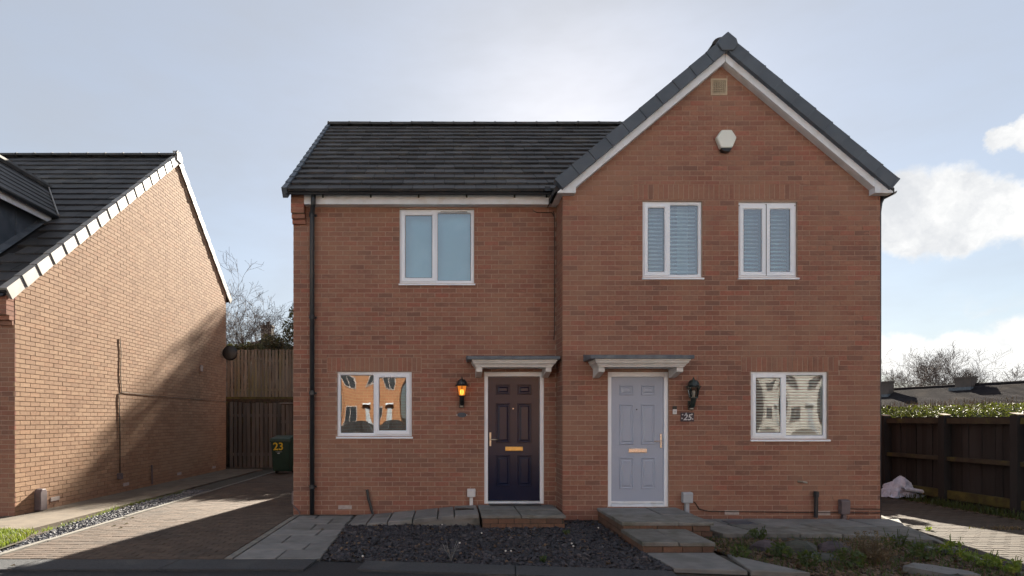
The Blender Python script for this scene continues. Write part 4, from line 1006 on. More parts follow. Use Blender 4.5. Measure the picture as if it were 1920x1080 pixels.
MB().tube([(DX, DF - .25, DZ + .02), (DX, roof_y_at(DZ) + .05, DZ + .02)], .085, 8).build('dormer_ridge', 'ridge', H3)
v0, v1 = Vector((DX, roof_y_at(DZ), DZ + .06)), Vector((DX + hw_, roof_y_at(dormer_z(DX + hw_)), dormer_z(DX + hw_) + .06))
MB().tube([v0, v1], .016, 6).build('valley_flashing', 'verge_white', H3)
ez = dormer_z(DX + hw_)
MB().box(DX + hw_ - .07, DX + hw_ - .05, DF - .2, roof_y_at(ez) - .12, ez - .15, ez - .02).build('fascia', 'upvc_dirty', H3)
gutter(H3, (DX + hw_ + .0, DF - .22, ez - .0), (DX + hw_ + .0, roof_y_at(ez) - .02, ez - .0), .055, 'y')
cx = DX + hw_ - .22
m = MB(); m.add([(cx, DF, nroof(DF)), (cx, roof_y_at(ez), ez), (cx, DF, ez)], [(0, 1, 2)]); m.build('dormer_cheek', 'lead_dark', H3)
for yy in (9.85, 10.45, 11.0):
    zz = nroof(yy)
    if zz < ez: MB().box(cx + .001, cx + .014, yy, yy + .016, zz - .02, ez).build('lead_roll', 'lead_dark', H3)
m = MB(); m.quad((cx + .16, DF - .1, nroof(DF - .1) + .045), (cx + .16, roof_y_at(ez) - .05, ez + .0), (cx + .004, roof_y_at(ez) - .05, ez + .03), (cx + .004, DF - .1, nroof(DF - .1) + .10)); m.build('lead_soaker', 'lead', H3)
MB().quad((cx, DF, nroof(DF)), (DX - hw_, DF, nroof(DF)), (DX - hw_, DF, ez), (cx, DF, ez)).build('dormer_front', 'upvc_dirty', H3)
MB().add([(DX - hw_ + .06, DF - .2, ez - .02), (DX + hw_ - .06, DF - .2, ez - .02), (DX, DF - .2, DZ - .06)], [(0, 1, 2)]).build('dormer_gable', 'upvc_dirty', H3)
MB().box(DX - .5, DX + .5, DF - .03, DF - .002, 4.2, 5.2).build('dormer_window', 'blackp', H3)
# pipes, cables and vents on the sunlit gable
def onwall(px, py):
    Y = NX * F / (px - VX); return (NX + .012, Y, Z(py, Y))
def wp(pts, r, name, mat='cable', d=.012): MB().tube([(NX + d, *onwall(*p)[1:]) for p in pts], r, 6).build(name, mat, H3)
wp([(224, 634), (226, 660), (225, 700), (227, 737)], .007, 'cable'); wp([(222, 737), (224, 820), (224, 895)], .009, 'cable')
wp([(227, 735), (260, 739), (310, 744), (360, 748), (424, 753)], .006, 'cable', 'timber_gate')
MB().box(NX, NX + .07, onwall(222, 893)[1] - .05, onwall(222, 893)[1] + .05, onwall(222, 893)[2] - .06, onwall(222, 893)[2] + .06).build('junction_box', 'brownbox', H3)
wp([(282, 872), (283, 908)], .02, 'waste_pipe', 'brownbox', .03)
p = onwall(70, 936); m = MB(); m.prism([(p[1] - .08, p[2] - .18), (p[1] + .08, p[2] - .18), (p[1] + .08, p[2] + .12), (p[1] + .04, p[2] + .17), (p[1] - .04, p[2] + .17), (p[1] - .08, p[2] + .12)], 'X', NX + .002, NX + .11); m.build('flue_box', 'brownbox', H3, bevel=.01)
for px, py in ((103, 935), (236, 908), (336, 888), (401, 876)):
    p = onwall(px, py); MB().box(NX + .0, NX + .008, p[1] - .11, p[1] + .11, p[2] - .034, p[2] + .034).build('air_brick', 'airbrick', H3)
p = onwall(375, 691); MB().box(NX + .002, NX + .07, p[1] - .05, p[1] + .05, p[2] - .09, p[2] + .09).build('overflow_vent', 'airbrick', H3, bevel=.02)
t = thing('satellite_dish', 'dark round satellite dish at the rear corner of the neighbouring house', 'satellite dish', (NX + .2, 17.6, 3.5))
sx, sy, sz = X(431, 17.3), 17.3, Z(662, 17.3)
m = MB(); n = 20
for j, (rr, dd) in enumerate(((0, -.02), (.10, -.014), (.18, -.004), (.225, .006), (.225, .012), (.18, .012), (.10, .012), (0, .012))):
    for i in range(n): a = 2 * math.pi * i / n; m.v.append((sx + rr * math.cos(a) * .95, sy + dd + rr * math.cos(a) * .15, sz + rr * math.sin(a)))
for j in range(7):
    for i in range(n): m.f.append((j * n + i, j * n + (i + 1) % n, (j + 1) * n + (i + 1) % n, (j + 1) * n + i))
m.build('dish', 'blackm', t, smooth=True)
MB().tube([(NX, 17.45, sz - .05), (NX + .12, 17.45, sz - .05), (sx, sy + .07, sz)], .018, 6).build('bracket', 'blackm', t)
MB().tube([(sx, sy + .02, sz - .2), (sx + .05, sy + .28, sz - .1)], .012, 6).build('feed_arm', 'blackm', t)

# ------------------------------------------------------------------ fences
def board(par, x, y, z0, z1, w, th, mat, rot=0.0, name='board', top=0.0):
    key = ('bd', round(w, 3), round(z1 - z0, 2), mat, th)
    if key not in tilemeshes: tilemeshes[key] = MB().box(-w / 2, w / 2, -th / 2, th / 2, 0, round(z1 - z0, 2)).mesh('board', mat)
    return link(name, tilemeshes[key], par, loc=(x, y, z0), rot=(random.uniform(-.008, .008), random.uniform(-.006, .006), rot))
GY = 17.9
fg = thing('timber_gate', 'tall weathered timber gate closing the side passage', 'gate', (-5.8, GY, 0))
x = -6.70; i = 0
while x < -5.12:
    w = .128; board(fg, x + w / 2, GY + (.012 if i % 2 else 0) - (.03 if i < 2 else 0), .04, 2.02 + random.uniform(-.02, .02) + (.02 if i < 3 else 0), w - .026, .02, 'timber_gate'); x += w + .004; i += 1
for zz in (.4, 1.6): MB().box(-6.7, -5.1, GY + .03, GY + .07, zz, zz + .09).build('rail', 'timber_gate', fg)
fp_ = thing('timber_fence_panel', 'timber fence panel behind the wheelie bin with a pale capping rail', 'fence', (-4, GY - .12, 0))
x = -5.08
while x < -2.3:
    board(fp_, x + .06, GY - .1, .04, 1.97, .098, .02, 'timber_gate'); x += .122
MB().box(-5.12, -2.3, GY - .16, GY - .05, 2.0, 2.035).build('capping_rail', 'slab', fp_)
MB().box(-5.1, -2.3, GY - .08, GY - .04, 1.4, 1.5).build('rail', 'timber_gate', fp_)
lw_ = thing('log_edging', 'row of short round logs edging the bank behind the gate', 'edging', (-6, 19.1, 0))
x = -8.2
while x < -4.5:
    MB().tube([(x, 19.15, 0), (x, 19.15, 2.12 + random.uniform(-.03, .03))], .06, 8).build('log', 'timber_rail', lw_); x += .138
FB = 20.0
fb = thing('close_board_fence', 'tall pale close-board fence standing on the raised bank', 'fence', (-7, FB, 2.2))
x = -10.0; i = 0
while x < 1.0:
    board(fb, x, FB + random.uniform(-.006, .006), 2.30, 3.92 + random.uniform(-.012, .012), .086, .022, 'timber_old', random.uniform(-.06, .06)); x += .118
for zz in (2.5, 3.5): MB().box(-10, 1, FB + .02, FB + .07, zz, zz + .08).build('rail', 'timber_old', fb)
MB().box(-10, 1, FB - .02, FB + .02, 2.15, 2.295).build('gravel_board', 'moss_board', fb)
# dark panel fence along the right-hand drive
FX = 9.15
f2 = thing('panel_fence', 'dark stained timber fence with square posts along the right driveway', 'fence', (FX, 10.5, 0))
posts = [12.15, 10.70, 9.33, 7.9, 13.6]
for yy in posts:
    p_ = MB().box(FX - .075, FX + .055, yy - .062, yy + .062, 0, 1.585).build('post', 'timber_dark', f2)
    m = MB(); m.add([(FX - .085, yy - .07, 1.586), (FX + .06, yy - .07, 1.586), (FX + .06, yy + .07, 1.625), (FX - .085, yy + .07, 1.625), (FX + .06, yy - .07, 1.60), (FX - .085, yy - .07, 1.60)], [(5, 4, 2, 3), (0, 1, 4, 5), (0, 5, 3), (1, 2, 4)]); m.build('post_cap', 'post_top', p_)
yy = 7.3
while yy < 14.4:
    board(f2, FX + .075 + (.012 if int(yy * 100) % 2 else 0), yy, .14, 1.56 + random.uniform(-.006, .006), .122, .016, 'timber_dark', R(90) + random.uniform(-.02, .02)); yy += .1275
sp_ = sorted(posts)
for a, b in zip(sp_[:-1], sp_[1:]):
    for zz, h, mt in ((1.44, .10, 'timber_rail'), (.76, .075, 'timber_rail'), (.07, .15, 'moss_board')):
        MB().box(FX - (.03 if zz > .1 else .02), FX + .06, a + .064, b - .064, zz, zz + h).build('rail' if zz > .1 else 'gravel_board', mt, f2)
# unseen gate, shed and conifer behind the gable house, placed to shadow the drive
bgt = thing('shadow_gate', 'unseen timber gate placed behind the gable house to shadow the right driveway', 'gate', (7.8, 13.4, 0))
x = 6.56
while x < 9.0: board(bgt, x + .06, 13.4, .03, 2.0, .119, .02, 'timber_dark'); x += .122
for zz in (.3, 1.4): MB().box(6.52, 9.05, 13.42, 13.46, zz, zz + .09).build('rail', 'timber_dark', bgt)
sh = thing('shadow_shed', 'unseen timber shed placed behind the gable house to shadow the right driveway', 'shed', (9.4, 14.2, 0))
m = MB(); m.prism([(8.40, 0), (9.75, 0), (9.75, 2.75), (9.1, 3.35), (8.40, 2.75)], 'Y', 14.0, 16.2); m.build('wall', 'timber_dark', sh)
m = MB(); m.prism([(8.28, 2.64), (9.1, 3.40), (9.88, 2.64), (9.88, 2.70), (9.1, 3.46), (8.28, 2.70)], 'Y', 13.85, 16.35); m.build('roof', 'felt', sh)

# ------------------------------------------------------------------ wheelie bin, sack
bx, by = X(531, 16.3), 16.3
t = thing('wheelie_bin', 'dark green wheelie bin numbered 23 at the end of the left driveway', 'bin', (bx, by, 0))
m = MB()
m.add([(bx - .22, by - .22, .08), (bx + .22, by - .22, .08), (bx + .22, by + .24, .04), (bx - .22, by + .24, .04), (bx - .27, by - .30, .93), (bx + .27, by - .30, .93), (bx + .27, by + .30, .97), (bx - .27, by + .30, .97)],
      [(0, 3, 2, 1), (4, 5, 6, 7), (0, 1, 5, 4), (1, 2, 6, 5), (2, 3, 7, 6), (3, 0, 4, 7)]); m.build('body', 'bin', t, bevel=.03)
m = MB(); m.add([(bx - .29, by - .34, .93), (bx + .29, by - .34, .93), (bx + .29, by + .30, .99), (bx - .29, by + .30, .99), (bx - .27, by - .31, 1.0), (bx + .27, by - .31, 1.0), (bx + .26, by + .28, 1.07), (bx - .26, by + .28, 1.07)],
      [(0, 3, 2, 1), (4, 5, 6, 7), (0, 1, 5, 4), (1, 2, 6, 5), (2, 3, 7, 6), (3, 0, 4, 7)]); m.build('lid', 'bin', t, bevel=.02)
MB().box(bx - .285, bx + .285, by - .325, by - .29, .895, .935).build('rim', 'bin', t, bevel=.008)
MB().tube([(bx - .2, by + .34, 1.0), (bx + .2, by + .34, 1.0)], .016, 6).build('handle', 'bin', t)
for s_ in (-1, 1): MB().tube([(bx + s_ * .2, by + .22, .10), (bx + s_ * .27, by + .22, .10)], .10, 14).build('wheel', 'blackp', t)
tl = math.atan(.08 / .85)
link('numeral', text_mesh('23', .29, .001, 'yellow'), t, loc=(bx - .05, by - .293, .68), rot=(R(90) + tl, 0, 0))
MB().box(bx - .13, bx + .04, by - .284, by - .27, .622, .630).build('printed_line', 'dirty_white', t); MB().box(bx - .08, bx - .02, by - .281, by - .262, .575, .60).build('printed_crest', 'dirty_white', t)
# crumpled sack
sx, sy = X(1686, 11.4), 11.4
m = MB(); nu_, nv_ = 40, 16
for j in range(nv_ + 1):
    v = j / nv_
    for i in range(nu_):
        a = 2 * math.pi * i / nu_
        n3 = mnoise.noise((math.cos(a) * 1.8 + 2, math.sin(a) * 1.8, v * 2.2)); n4 = mnoise.noise((math.cos(a) * 4.5, math.sin(a) * 4.5, v * 5 + 4))
        fold = .10 * math.sin(5 * a + 6 * v) * (1 - v) + .05 * math.sin(11 * a - 9 * v) * (1 - v)
        rr = (1 - v) ** .8 * (1 + .45 * n3 + .30 * n4) + fold * 1.3 + .03
        m.v.append((sx + .36 * rr * math.cos(a) + .06 * v, sy + .20 * rr * math.sin(a) + .05 * v, max(0, .41 * v ** .9 + .09 * n4 * (1 - v) + .06 * n3 * math.sin(3.1 * v) + .035 * math.sin(7 * a + 3) * v * (1 - v))))
for j in range(nv_):
    for i in range(nu_): m.f.append((j * nu_ + i, j * nu_ + (i + 1) % nu_, (j + 1) * nu_ + (i + 1) % nu_, (j + 1) * nu_ + i))
t = thing('rubble_sack', 'crumpled white woven sack slumped against the dark fence', 'sack', (sx, sy, 0)); m.build('sack_body', 'sack', t)
m = MB(); n = 12
for i in range(n + 1):
    u = i / n; x = sx - .10 + .42 * u
    for k in range(6):
        a = 2 * math.pi * k / 6; r = .045 + .02 * mnoise.noise((u * 5, k, 0)); m.v.append((x, sy - .22 + r * math.cos(a) * 1.3 + .03 * u, .17 - .06 * u * u + r * math.sin(a)))
for i in range(n):
    for k in range(6): m.f.append((i * 6 + k, i * 6 + (k + 1) % 6, (i + 1) * 6 + (k + 1) % 6, (i + 1) * 6 + k))
m.build('rolled_neck', 'sack', t, smooth=True)

# ------------------------------------------------------------------ loose stone, grass, weeds
def chips(name, mat, region, n, smin, smax, flat, zf=0.0, kind='stuff', parent=None):
    rng = np.random.default_rng(len(name) * 7 + n)
    cube = np.array([(-1, -1, -1), (1, -1, -1), (1, 1, -1), (-1, 1, -1), (-1, -1, 1), (1, -1, 1), (1, 1, 1), (-1, 1, 1)], float)
    faces = [(0, 3, 2, 1), (4, 5, 6, 7), (0, 1, 5, 4), (1, 2, 6, 5), (2, 3, 7, 6), (3, 0, 4, 7)]
    m = MB()
    for _ in range(n):
        x, y = region(rng); s = rng.uniform(smin, smax)
        v = cube * np.array([s * rng.uniform(.6, 1.2), s * rng.uniform(.45, .9), s * flat * rng.uniform(.5, 1.2)])
        v[4:, :2] *= rng.uniform(.45, .8); v += rng.normal(0, s * .14, v.shape) * np.array([1, 1, flat])
        Rm = np.array(Matrix.Rotation(rng.uniform(0, 6.3), 3, 'Z') @ Matrix.Rotation(rng.normal(0, .45), 3, 'X') @ Matrix.Rotation(rng.normal(0, .45), 3, 'Y'))
        v = v @ Rm.T + np.array([x, y, zf + s * flat * rng.uniform(.2, 1.6)])
        m.add(v.tolist(), faces)
    return m.build(name, mat, parent, kind=kind)
def in_poly(pts):
    xs, ys = [p[0] for p in pts], [p[1] for p in pts]
    def inside(x, y):
        c = False; j = len(pts) - 1
        for i in range(len(pts)):
            if (pts[i][1] > y) != (pts[j][1] > y) and x < (pts[j][0] - pts[i][0]) * (y - pts[i][1]) / (pts[j][1] - pts[i][1]) + pts[i][0]: c = not c
            j = i
        return c
    def f(rng):
        while True:
            x, y = rng.uniform(min(xs), max(xs)), rng.uniform(min(ys), max(ys))
            if inside(x, y): return x, y
    return f
bed = [(-1.36, 6.33), (-.5, 6.22), (.8, 6.06), (2.28, 5.86), (2.24, 6.6), (2.2, 7.4), (2.24, 8.7), (1.69, 8.72), (1.69, 9.2), (1.66, 8.18), (.48, 8.16), (.44, 8.35), (-1.44, 8.34)]
m = MB(); m.add([(x, y, -.022) for x, y in bed], [tuple(range(len(bed)))]); struct(m.build('chippings_bed', 'joint'))
tag(chips('slate_chippings', 'slate', in_poly(bed), 11000, .009, .034, .30, -.018), 'dark slate chippings filling the bed in front of the houses', 'chippings')
tag(chips('pale_slate_chippings', 'slate_pale', in_poly(bed), 350, .010, .034, .30, -.006), 'paler slate pieces mixed through the dark chippings', 'chippings')
tag(chips('slate_bed_litter', 'litter', in_poly(bed), 260, .012, .028, .22, -.004), 'dead leaf scraps lying among the slate chippings', 'litter')
strip_p = [(-5.04, 6.3), (-5.03, 17.6), (-5.6, 17.6), (-5.66, 12), (-5.50, 8.4), (-5.28, 7.3), (-5.16, 6.8)]
m = MB(); m.add([(x, y, -.02) for x, y in strip_p], [tuple(range(len(strip_p)))]); struct(m.build('gravel_bed', 'joint'))
tag(chips('gravel', 'pebble', in_poly([(-5.04, 6.3), (-5.03, 12.5), (-5.6, 12.5), (-5.50, 8.4), (-5.28, 7.3), (-5.16, 6.8)]), 4200, .010, .024, .6, -.016), 'grey gravel strip beside the left driveway', 'gravel')
# a few white pebbles among the slate, and flat stones lying on it
for i, (px, py) in enumerate(((829, 986), (862, 1021), (948, 1036), (958, 1036), (1075, 1027), (1072, 1022), (680, 1046), (903, 1002), (1122, 992))):
    y = HC * F / (py - VY); x = X(px, y)
    o = MB().lathe((x, y, .02), [(.004, -.012), (.012, -.004), (.010, .005), (.003, .009)], 7).build('pebble', 'white_pebble'); tag(o, 'single white pebble lying on the dark slate chippings', 'pebble', 'white pebbles on the slate')
def rock(name, px, py, w, h, d, mat, label, cat='rock', seed=0, flat=False, zb=-.06):
    y = HC * F / (py - VY); x = X(px, y); m = MB(); n, k = 12, 7
    for j in range(k + 1):
        v = j / k
        for i in range(n):
            a = 2 * math.pi * i / n; r = math.sin(min(1, .12 + v) * math.pi * .5) if False else (math.cos((v * 1.0) ** (2.6 if flat else 1.7) * math.pi / 2) ** .6)
            q = 1 + .30 * mnoise.noise((math.cos(a) * 1.6 + seed, math.sin(a) * 1.6, v * 1.7)) + .10 * mnoise.noise((math.cos(a) * 5 + seed, math.sin(a) * 5, v * 4))
            m.v.append((x + w / 2 * r * q * math.cos(a), y + d / 2 * r * q * math.sin(a), zb + h * v * (1 + .12 * mnoise.noise((math.cos(a) * 2, math.sin(a) * 2 + seed, 9)))))
    for j in range(k):
        for i in range(n): m.f.append((j * n + i, j * n + (i + 1) % n, (j + 1) * n + (i + 1) % n, (j + 1) * n + i))
    return tag(m.build(name, mat), label, cat)
rock('stepping_stone', 902, 1041, .31, .05, .30, 'rock_tan', 'tan flat stone near the kerb in the slate bed', 'stone', 1, True)
rock('stepping_stone', 982, 1009, .48, .05, .34, 'rock_tan', 'flat brown stone half sunk in slate below the navy door step', 'stone', 2, True)
rock('garden_rock', 1435, 1029, .33, .17, .26, 'rock_purple', 'purple-brown rock against the right flag path edge', 'rock', 3)
rock('garden_rock', 1497, 1032, .40, .19, .28, 'rock_grey', 'rounded grey-green rock beside the purple rock', 'rock', 4)
rock('garden_rock', 1565, 1030, .36, .16, .26, 'rock_purple', 'dull purple rock behind the dry brown bush', 'rock', 5)
rock('garden_rock', 1795, 1090, .24, .13, .2, 'rock_grey', 'dark rock at the bottom edge by the broken slab', 'rock', 6)
rock('garden_rock', 1540, 1046, .42, .12, .26, 'rock_grey', 'low grey rock among weeds in front of the rounded rock', 'rock', 7)
m = MB(); m.prism([(X(1690, 5.85), 5.83), (X(1760, 5.62), 5.52), (X(1830, 5.55), 5.50), (X(1815, 5.65), 5.64), (X(1745, 5.9), 5.88), (X(1708, 6.0), 5.97)], 'Z', -.02, .045); tag(m.build('broken_slab', 'slab'), 'pale broken concrete slab in the weeds at the front right', 'slab')
for i, (px, py, w, lab) in enumerate(((1750, 1032, .22, 'small flat stone at the corner of the right flag path'), (1780, 1036, .16, 'smaller flat stone beside the driveway edging'))):
    y = HC * F / (py - VY); x = X(px, y); m = MB(); m.prism([(x - w / 2, y - .04), (x + w / 2, y - .02), (x + w / 2 - .03, y + .06), (x - w / 2 + .04, y + .05)], 'Z', .0, .035); tag(m.build('flat_stone', 'slab_edge'), lab, 'stone')

def blades(name, mat, region, n, h0, h1, w, lean, zf=0.0, seed=1, parent=None, kind='stuff', segs=2):
    rng = np.random.default_rng(seed); m = MB()
    for _ in range(n):
        x, y = region(rng); h = rng.uniform(h0, h1); a = rng.uniform(0, 6.28); l = rng.normal(0, lean); dx, dy = math.cos(a), math.sin(a)
        px, py = -dy * w / 2 * rng.uniform(.6, 1.3), dx * w / 2
        b = len(m.v); mx, my = x + dx * l * h * .35, y + dy * l * h * .35; tx, ty = x + dx * l * h, y + dy * l * h
        m.v += [(x - px, y - py, zf), (x + px, y + py, zf), (mx + px * .8, my + py * .8, zf + h * .6), (mx - px * .8, my - py * .8, zf + h * .6), (tx, ty, zf + h)]
        m.f += [(b, b + 1, b + 2, b + 3), (b + 3, b + 2, b + 4)]
    return m.build(name, mat, parent, kind=kind)
def leaves(m, c, n, rad, size, rng, squash=1.0, up=.3):
    for _ in range(n):
        d = rng.normal(0, 1, 3); d /= np.linalg.norm(d); r = rng.uniform(.25, 1) ** .5
        p = Vector((c[0] + d[0] * rad * r, c[1] + d[1] * rad * r, c[2] + d[2] * rad * r * squash)); s = size * rng.uniform(.6, 1.35)
        nrm = Vector(rng.normal(0, 1, 3)) + Vector((0, 0, up)); nrm.normalize(); t = nrm.orthogonal().normalized(); t = Matrix.Rotation(rng.uniform(0, 6.28), 3, nrm) @ t; w = nrm.cross(t)
        b = len(m.v); m.v += [tuple(p - t * s), tuple(p + w * s * .45 + nrm * s * .12), tuple(p + t * s), tuple(p - w * s * .45 + nrm * s * .12)]; m.f.append((b, b + 1, b + 2, b + 3))
lawn_p = [(-5.2, 6.35), (-5.32, 7.3), (-5.6, 7.9), (-6.4, 7.97), (-14, 8.05), (-14, 6.35)]
m = MB(); m.add([(x, y, -.015) for x, y in lawn_p], [tuple(range(len(lawn_p)))]); struct(m.build('lawn', 'soil'))
tag(blades('lawn_grass', 'grassb', in_poly([(-5.22, 6.35), (-5.38, 7.4), (-5.6, 7.9), (-6.4, 7.95), (-7.6, 8.0), (-7.6, 6.35)]), 15000, .03, .085, .008, .5, -.015, 3), 'bright sunlit lawn corner at the far left', 'grass')
tag(blades('path_grass', 'grassb', lambda r: ((lambda y: (-5.60 + .10 * math.sin(y * 2.3) + (.12 if y < 8.4 else 0) + r.normal(0, .045), y))(r.uniform(7.4, 12.5))), 900, .02, .06, .008, .6, -.015, 4), 'ragged grass fringe between the gravel and the side path', 'grass')
wg = [(3.15, 6.45), (3.6, 5.68), (5.5, 5.3), (5.7, 6.2), (6.0, 7.05), (5.9, 7.1), (5.0, 7.4), (3.45, 7.46), (3.1, 7.44)]
m = MB(); n_ = len(wg); m.add([(x, y, -.02) for x, y in wg], [tuple(range(n_))]); struct(m.build('garden_soil', 'soil'))
tag(blades('weed_grass', 'weed', in_poly(wg), 2000, .02, .08, .012, .7, -.02, 5), 'rough grass covering the weedy bed at the front right', 'grass')
tag(chips('bark_litter', 'litter', in_poly(wg), 2600, .012, .03, .25, -.016), 'dead leaves and debris in the weedy bed', 'litter')
# separate weeds
rng = np.random.default_rng(11)
weeds = [(1465, 1045, .18, 'weed', 'leafy weed in front of the purple rock'), (1518, 1062, .17, 'weed', 'low green weed clump at the left of the weedy bed'), (1590, 1062, .22, 'weed', 'broad green weed clump at the middle of the weedy bed'),
         (1680, 1030, .20, 'weed', 'green weed to the right of the dry bush'), (1735, 1048, .2, 'weed', 'green weed behind the broken slab'), (1420, 1010, .15, 'weed', 'dark weed beside the lower step flags'), (1385, 1045, .15, 'weed', 'small weed next to the triangular flagstone'),
         (1788, 1040, .17, 'weed_sunlit', 'tall bright weed by the driveway edging'), (1815, 1052, .12, 'weed_sunlit', 'sunlit weed tuft just past the tall bright weed'), (1850, 1062, .15, 'weed_sunlit', 'sunlit weed clump halfway along the driveway edging'), (1893, 1073, .15, 'weed_sunlit', 'sunlit weed clump at the bottom right corner'),
         (1741, 995, .055, 'weed_sunlit', 'tiny sunlit weed growing through the right driveway'), (1062, 1001, .06, 'weed', 'small green weed in the slate beside the navy door step'), (1018, 1052, .06, 'weed', 'little weed at the kerb in the slate bed')]
for (px, py, r_, mt, lab) in weeds:
    y = HC * F / (py - VY); x = X(px, y); t = thing('weed', lab, 'weed', (x, y, 0), 'weeds in the front beds'); m = MB(); leaves(m, (x, y, r_ * .45), int(480 * r_), r_ * .8, .022 + r_ * .05, rng, .55); m.build('foliage', mt, t)
    m = MB()
    for k in range(7): a = rng.uniform(0, 6.28); m.tube([(x, y, -.02), (x + math.cos(a) * r_ * .4, y + math.sin(a) * r_ * .4, r_ * .5), (x + math.cos(a) * r_ * .6, y + math.sin(a) * r_ * .6, r_ * rng.uniform(.6, 1.3))], .003, 4)
    m.build('stem', mt, t)
y = HC * F / (1052 - VY); x = X(1632, y)
t = thing('dry_bush', 'dead brown twiggy bush in the weedy bed below the flag path', 'bush', (x, y, 0)); m = MB()
for k in range(240):
    a = rng.uniform(0, 6.28); el = rng.uniform(.35, 1.45); L = rng.uniform(.12, .36); d = Vector((math.cos(a) * math.cos(el), math.sin(a) * math.cos(el), math.sin(el)))
    p0 = Vector((x + rng.normal(0, .07), y + rng.normal(0, .05), -.02)); p1 = p0 + d * L * .5 + Vector(rng.normal(0, .02, 3)); p2 = p1 + d * L * .5 + Vector((rng.normal(0, .04), rng.normal(0, .04), -.02))
    m.tube([p0, p1, p2], [.003, .0022, .0012], 3, False)
m.build('stalks', 'dry', t)
m = MB(); leaves(m, (x, y, .16), 420, .24, .015, rng, .7); m.build('dead_leaves', 'dry', t)
y = HC * F / (1050 - VY); x = X(846, y)
t = thing('dead_stalk', 'thin pale dead plant standing in the slate near the kerb', 'plant', (x, y, 0)); m = MB()
for k in range(16):
    a = rng.uniform(0, 6.28); m.tube([(x, y, -.01), (x + math.cos(a) * .04, y + math.sin(a) * .04, rng.uniform(.06, .1)), (x + math.cos(a) * .11, y + math.sin(a) * .11, rng.uniform(.10, .22))], .0022, 3, False)
m.build('stalks', 'slab', t)
# weeds and leaf litter under the right-hand fence
tag(blades('fence_weeds', 'weed', lambda r: (9.02 - abs(r.normal(0, .16)), r.uniform(7.6, 13)), 1500, .03, .16, .014, .7, -.03, 6), 'straggly weeds along the foot of the dark fence', 'weeds')
tag(chips('fence_litter', 'litter', lambda r: (r.uniform(8.5, 9.1), r.uniform(7.6, 13)), 1100, .012, .03, .3, -.04), 'fallen leaves along the foot of the dark fence', 'litter')
tag(blades('drive_grass', 'dry', lambda r: (X(1885, 8.05) + r.normal(0, .16), 8.05 + r.normal(0, .06)), 260, .02, .06, .01, .8, -.01, 8), 'dry grass line growing in the right driveway', 'grass')
for i, (px, py) in enumerate(((214, 987), (226, 991), (237, 983), (248, 972), (232, 975), (24, 1062), (413, 983), (604, 994))):
    y = HC * F / (py - VY); x = X(px, y); z = .006; m = MB(); m.add([(x - .03, y, z), (x, y - .018, z + .012), (x + .035, y, z + .004), (x, y + .02, z + .016)], [(0, 1, 2, 3)])
    tag(m.build('fallen_leaf', 'litter'), 'single dead leaf lying on the paving', 'leaf', 'dead leaves on the paving')

# ------------------------------------------------------------------ trees
RMIN = .006
def branch(mb, tw, p, d, L, r, lev, rng, spread, grav=0.0, nseg=4, kids=(5, 4, 4, 3)):
    pts = [p.copy()]; rs = [r]; q = p.copy(); dd = d.copy()
    for i in range(nseg):
        dd = (dd + Vector(rng.normal(0, .11, 3)) + Vector((0, 0, .05 - grav))).normalized(); q = q + dd * L / nseg; pts.append(q.copy()); rs.append(max(RMIN, r * (1 - .72 * (i + 1) / nseg)))
    (mb if lev < 2 else tw).tube(pts, rs, 6 if lev == 0 else (4 if lev < 3 else 3), False)
    if lev >= len(kids): return
    for k in range(kids[lev]):
        t = rng.uniform(.28, 1.0) if lev else rng.uniform(.3, 1.0); i = min(nseg - 1, int(t * nseg)); f = t * nseg - i; pp = pts[i].lerp(pts[i + 1], f)
        base = (pts[i + 1] - pts[i]).normalized(); ax = base.orthogonal().normalized(); ax = Matrix.Rotation(rng.uniform(0, 6.28), 3, base) @ ax
        nd = (Matrix.Rotation(rng.uniform(.45, spread + .15), 3, ax) @ base).normalized()
        branch(mb, tw, pp, nd, L * rng.uniform(.42, .66), rs[i] * .58, lev + 1, rng, spread, grav, max(2, nseg - 1), kids)
def bare_tree(label, base, H, seed, mat=('bark', 'twig'), kids=(6, 5, 4, 3), spread=.95, r=.09, stems=1, group=None):
    rng = np.random.default_rng(seed); t = thing('bare_tree', label, 'tree', base, group); mb, tw = MB(), MB(); b = Vector(base)
    for s in range(stems):
        d = Vector((rng.normal(0, .12 + .10 * (stems > 1)), rng.normal(0, .1), 1)).normalized()
        branch(mb, tw, b + Vector((rng.normal(0, .08) * (stems > 1), 0, -.1)), d, H * rng.uniform(.62, .74), r, 0, rng, spread, 0, 6, kids)
    mb.build('trunk', mat[0], t); tw.build('crown', mat[1], t); return t
RMIN = .0055
bare_tree('bare garden tree behind the fence between the two houses', (X(462, 26), 26, 2.2), 4.9, 5, stems=3, r=.05, kids=(8, 6, 4, 2))
bare_tree('smaller bare tree close to the main house behind the fence', (X(520, 25), 25, 2.2), 3.6, 9, stems=2, r=.045, kids=(8, 6, 4, 2))
bare_tree('low bare bush showing beside the satellite dish', (X(428, 24.5), 24.5, 2.2), 3.2, 12, stems=3, r=.04, kids=(8, 6, 4, 2))
RMIN = .013
trees = [(1672, 78, 11.4, 'leftmost bare tree above the bungalow roof, beside the brick gable', 21), (1703, 84, 11.6, 'bare tree just right of the small left bungalow chimney', 22), (1735, 80, 11.0, 'bare tree in the left half of the gap between the bungalow chimneys', 23),
         (1766, 86, 11.8, 'bare tree in the right half of the gap between the bungalow chimneys', 24), (1798, 81, 11.2, 'bare tree just left of the large bungalow chimney', 28), (1828, 79, 11.4, 'bare tree rising behind the large bungalow chimney', 25), (1862, 82, 10.4, 'rightmost spreading bare tree past the large bungalow chimney', 26)]
for px, Y, H, lab, sd in trees: bare_tree(lab, (X(px, Y), Y, -.05), H * .9, sd, ('bark_pale', 'twig'), (10, 7, 5, 3), .85, .15, group='bare trees beyond the bungalow')
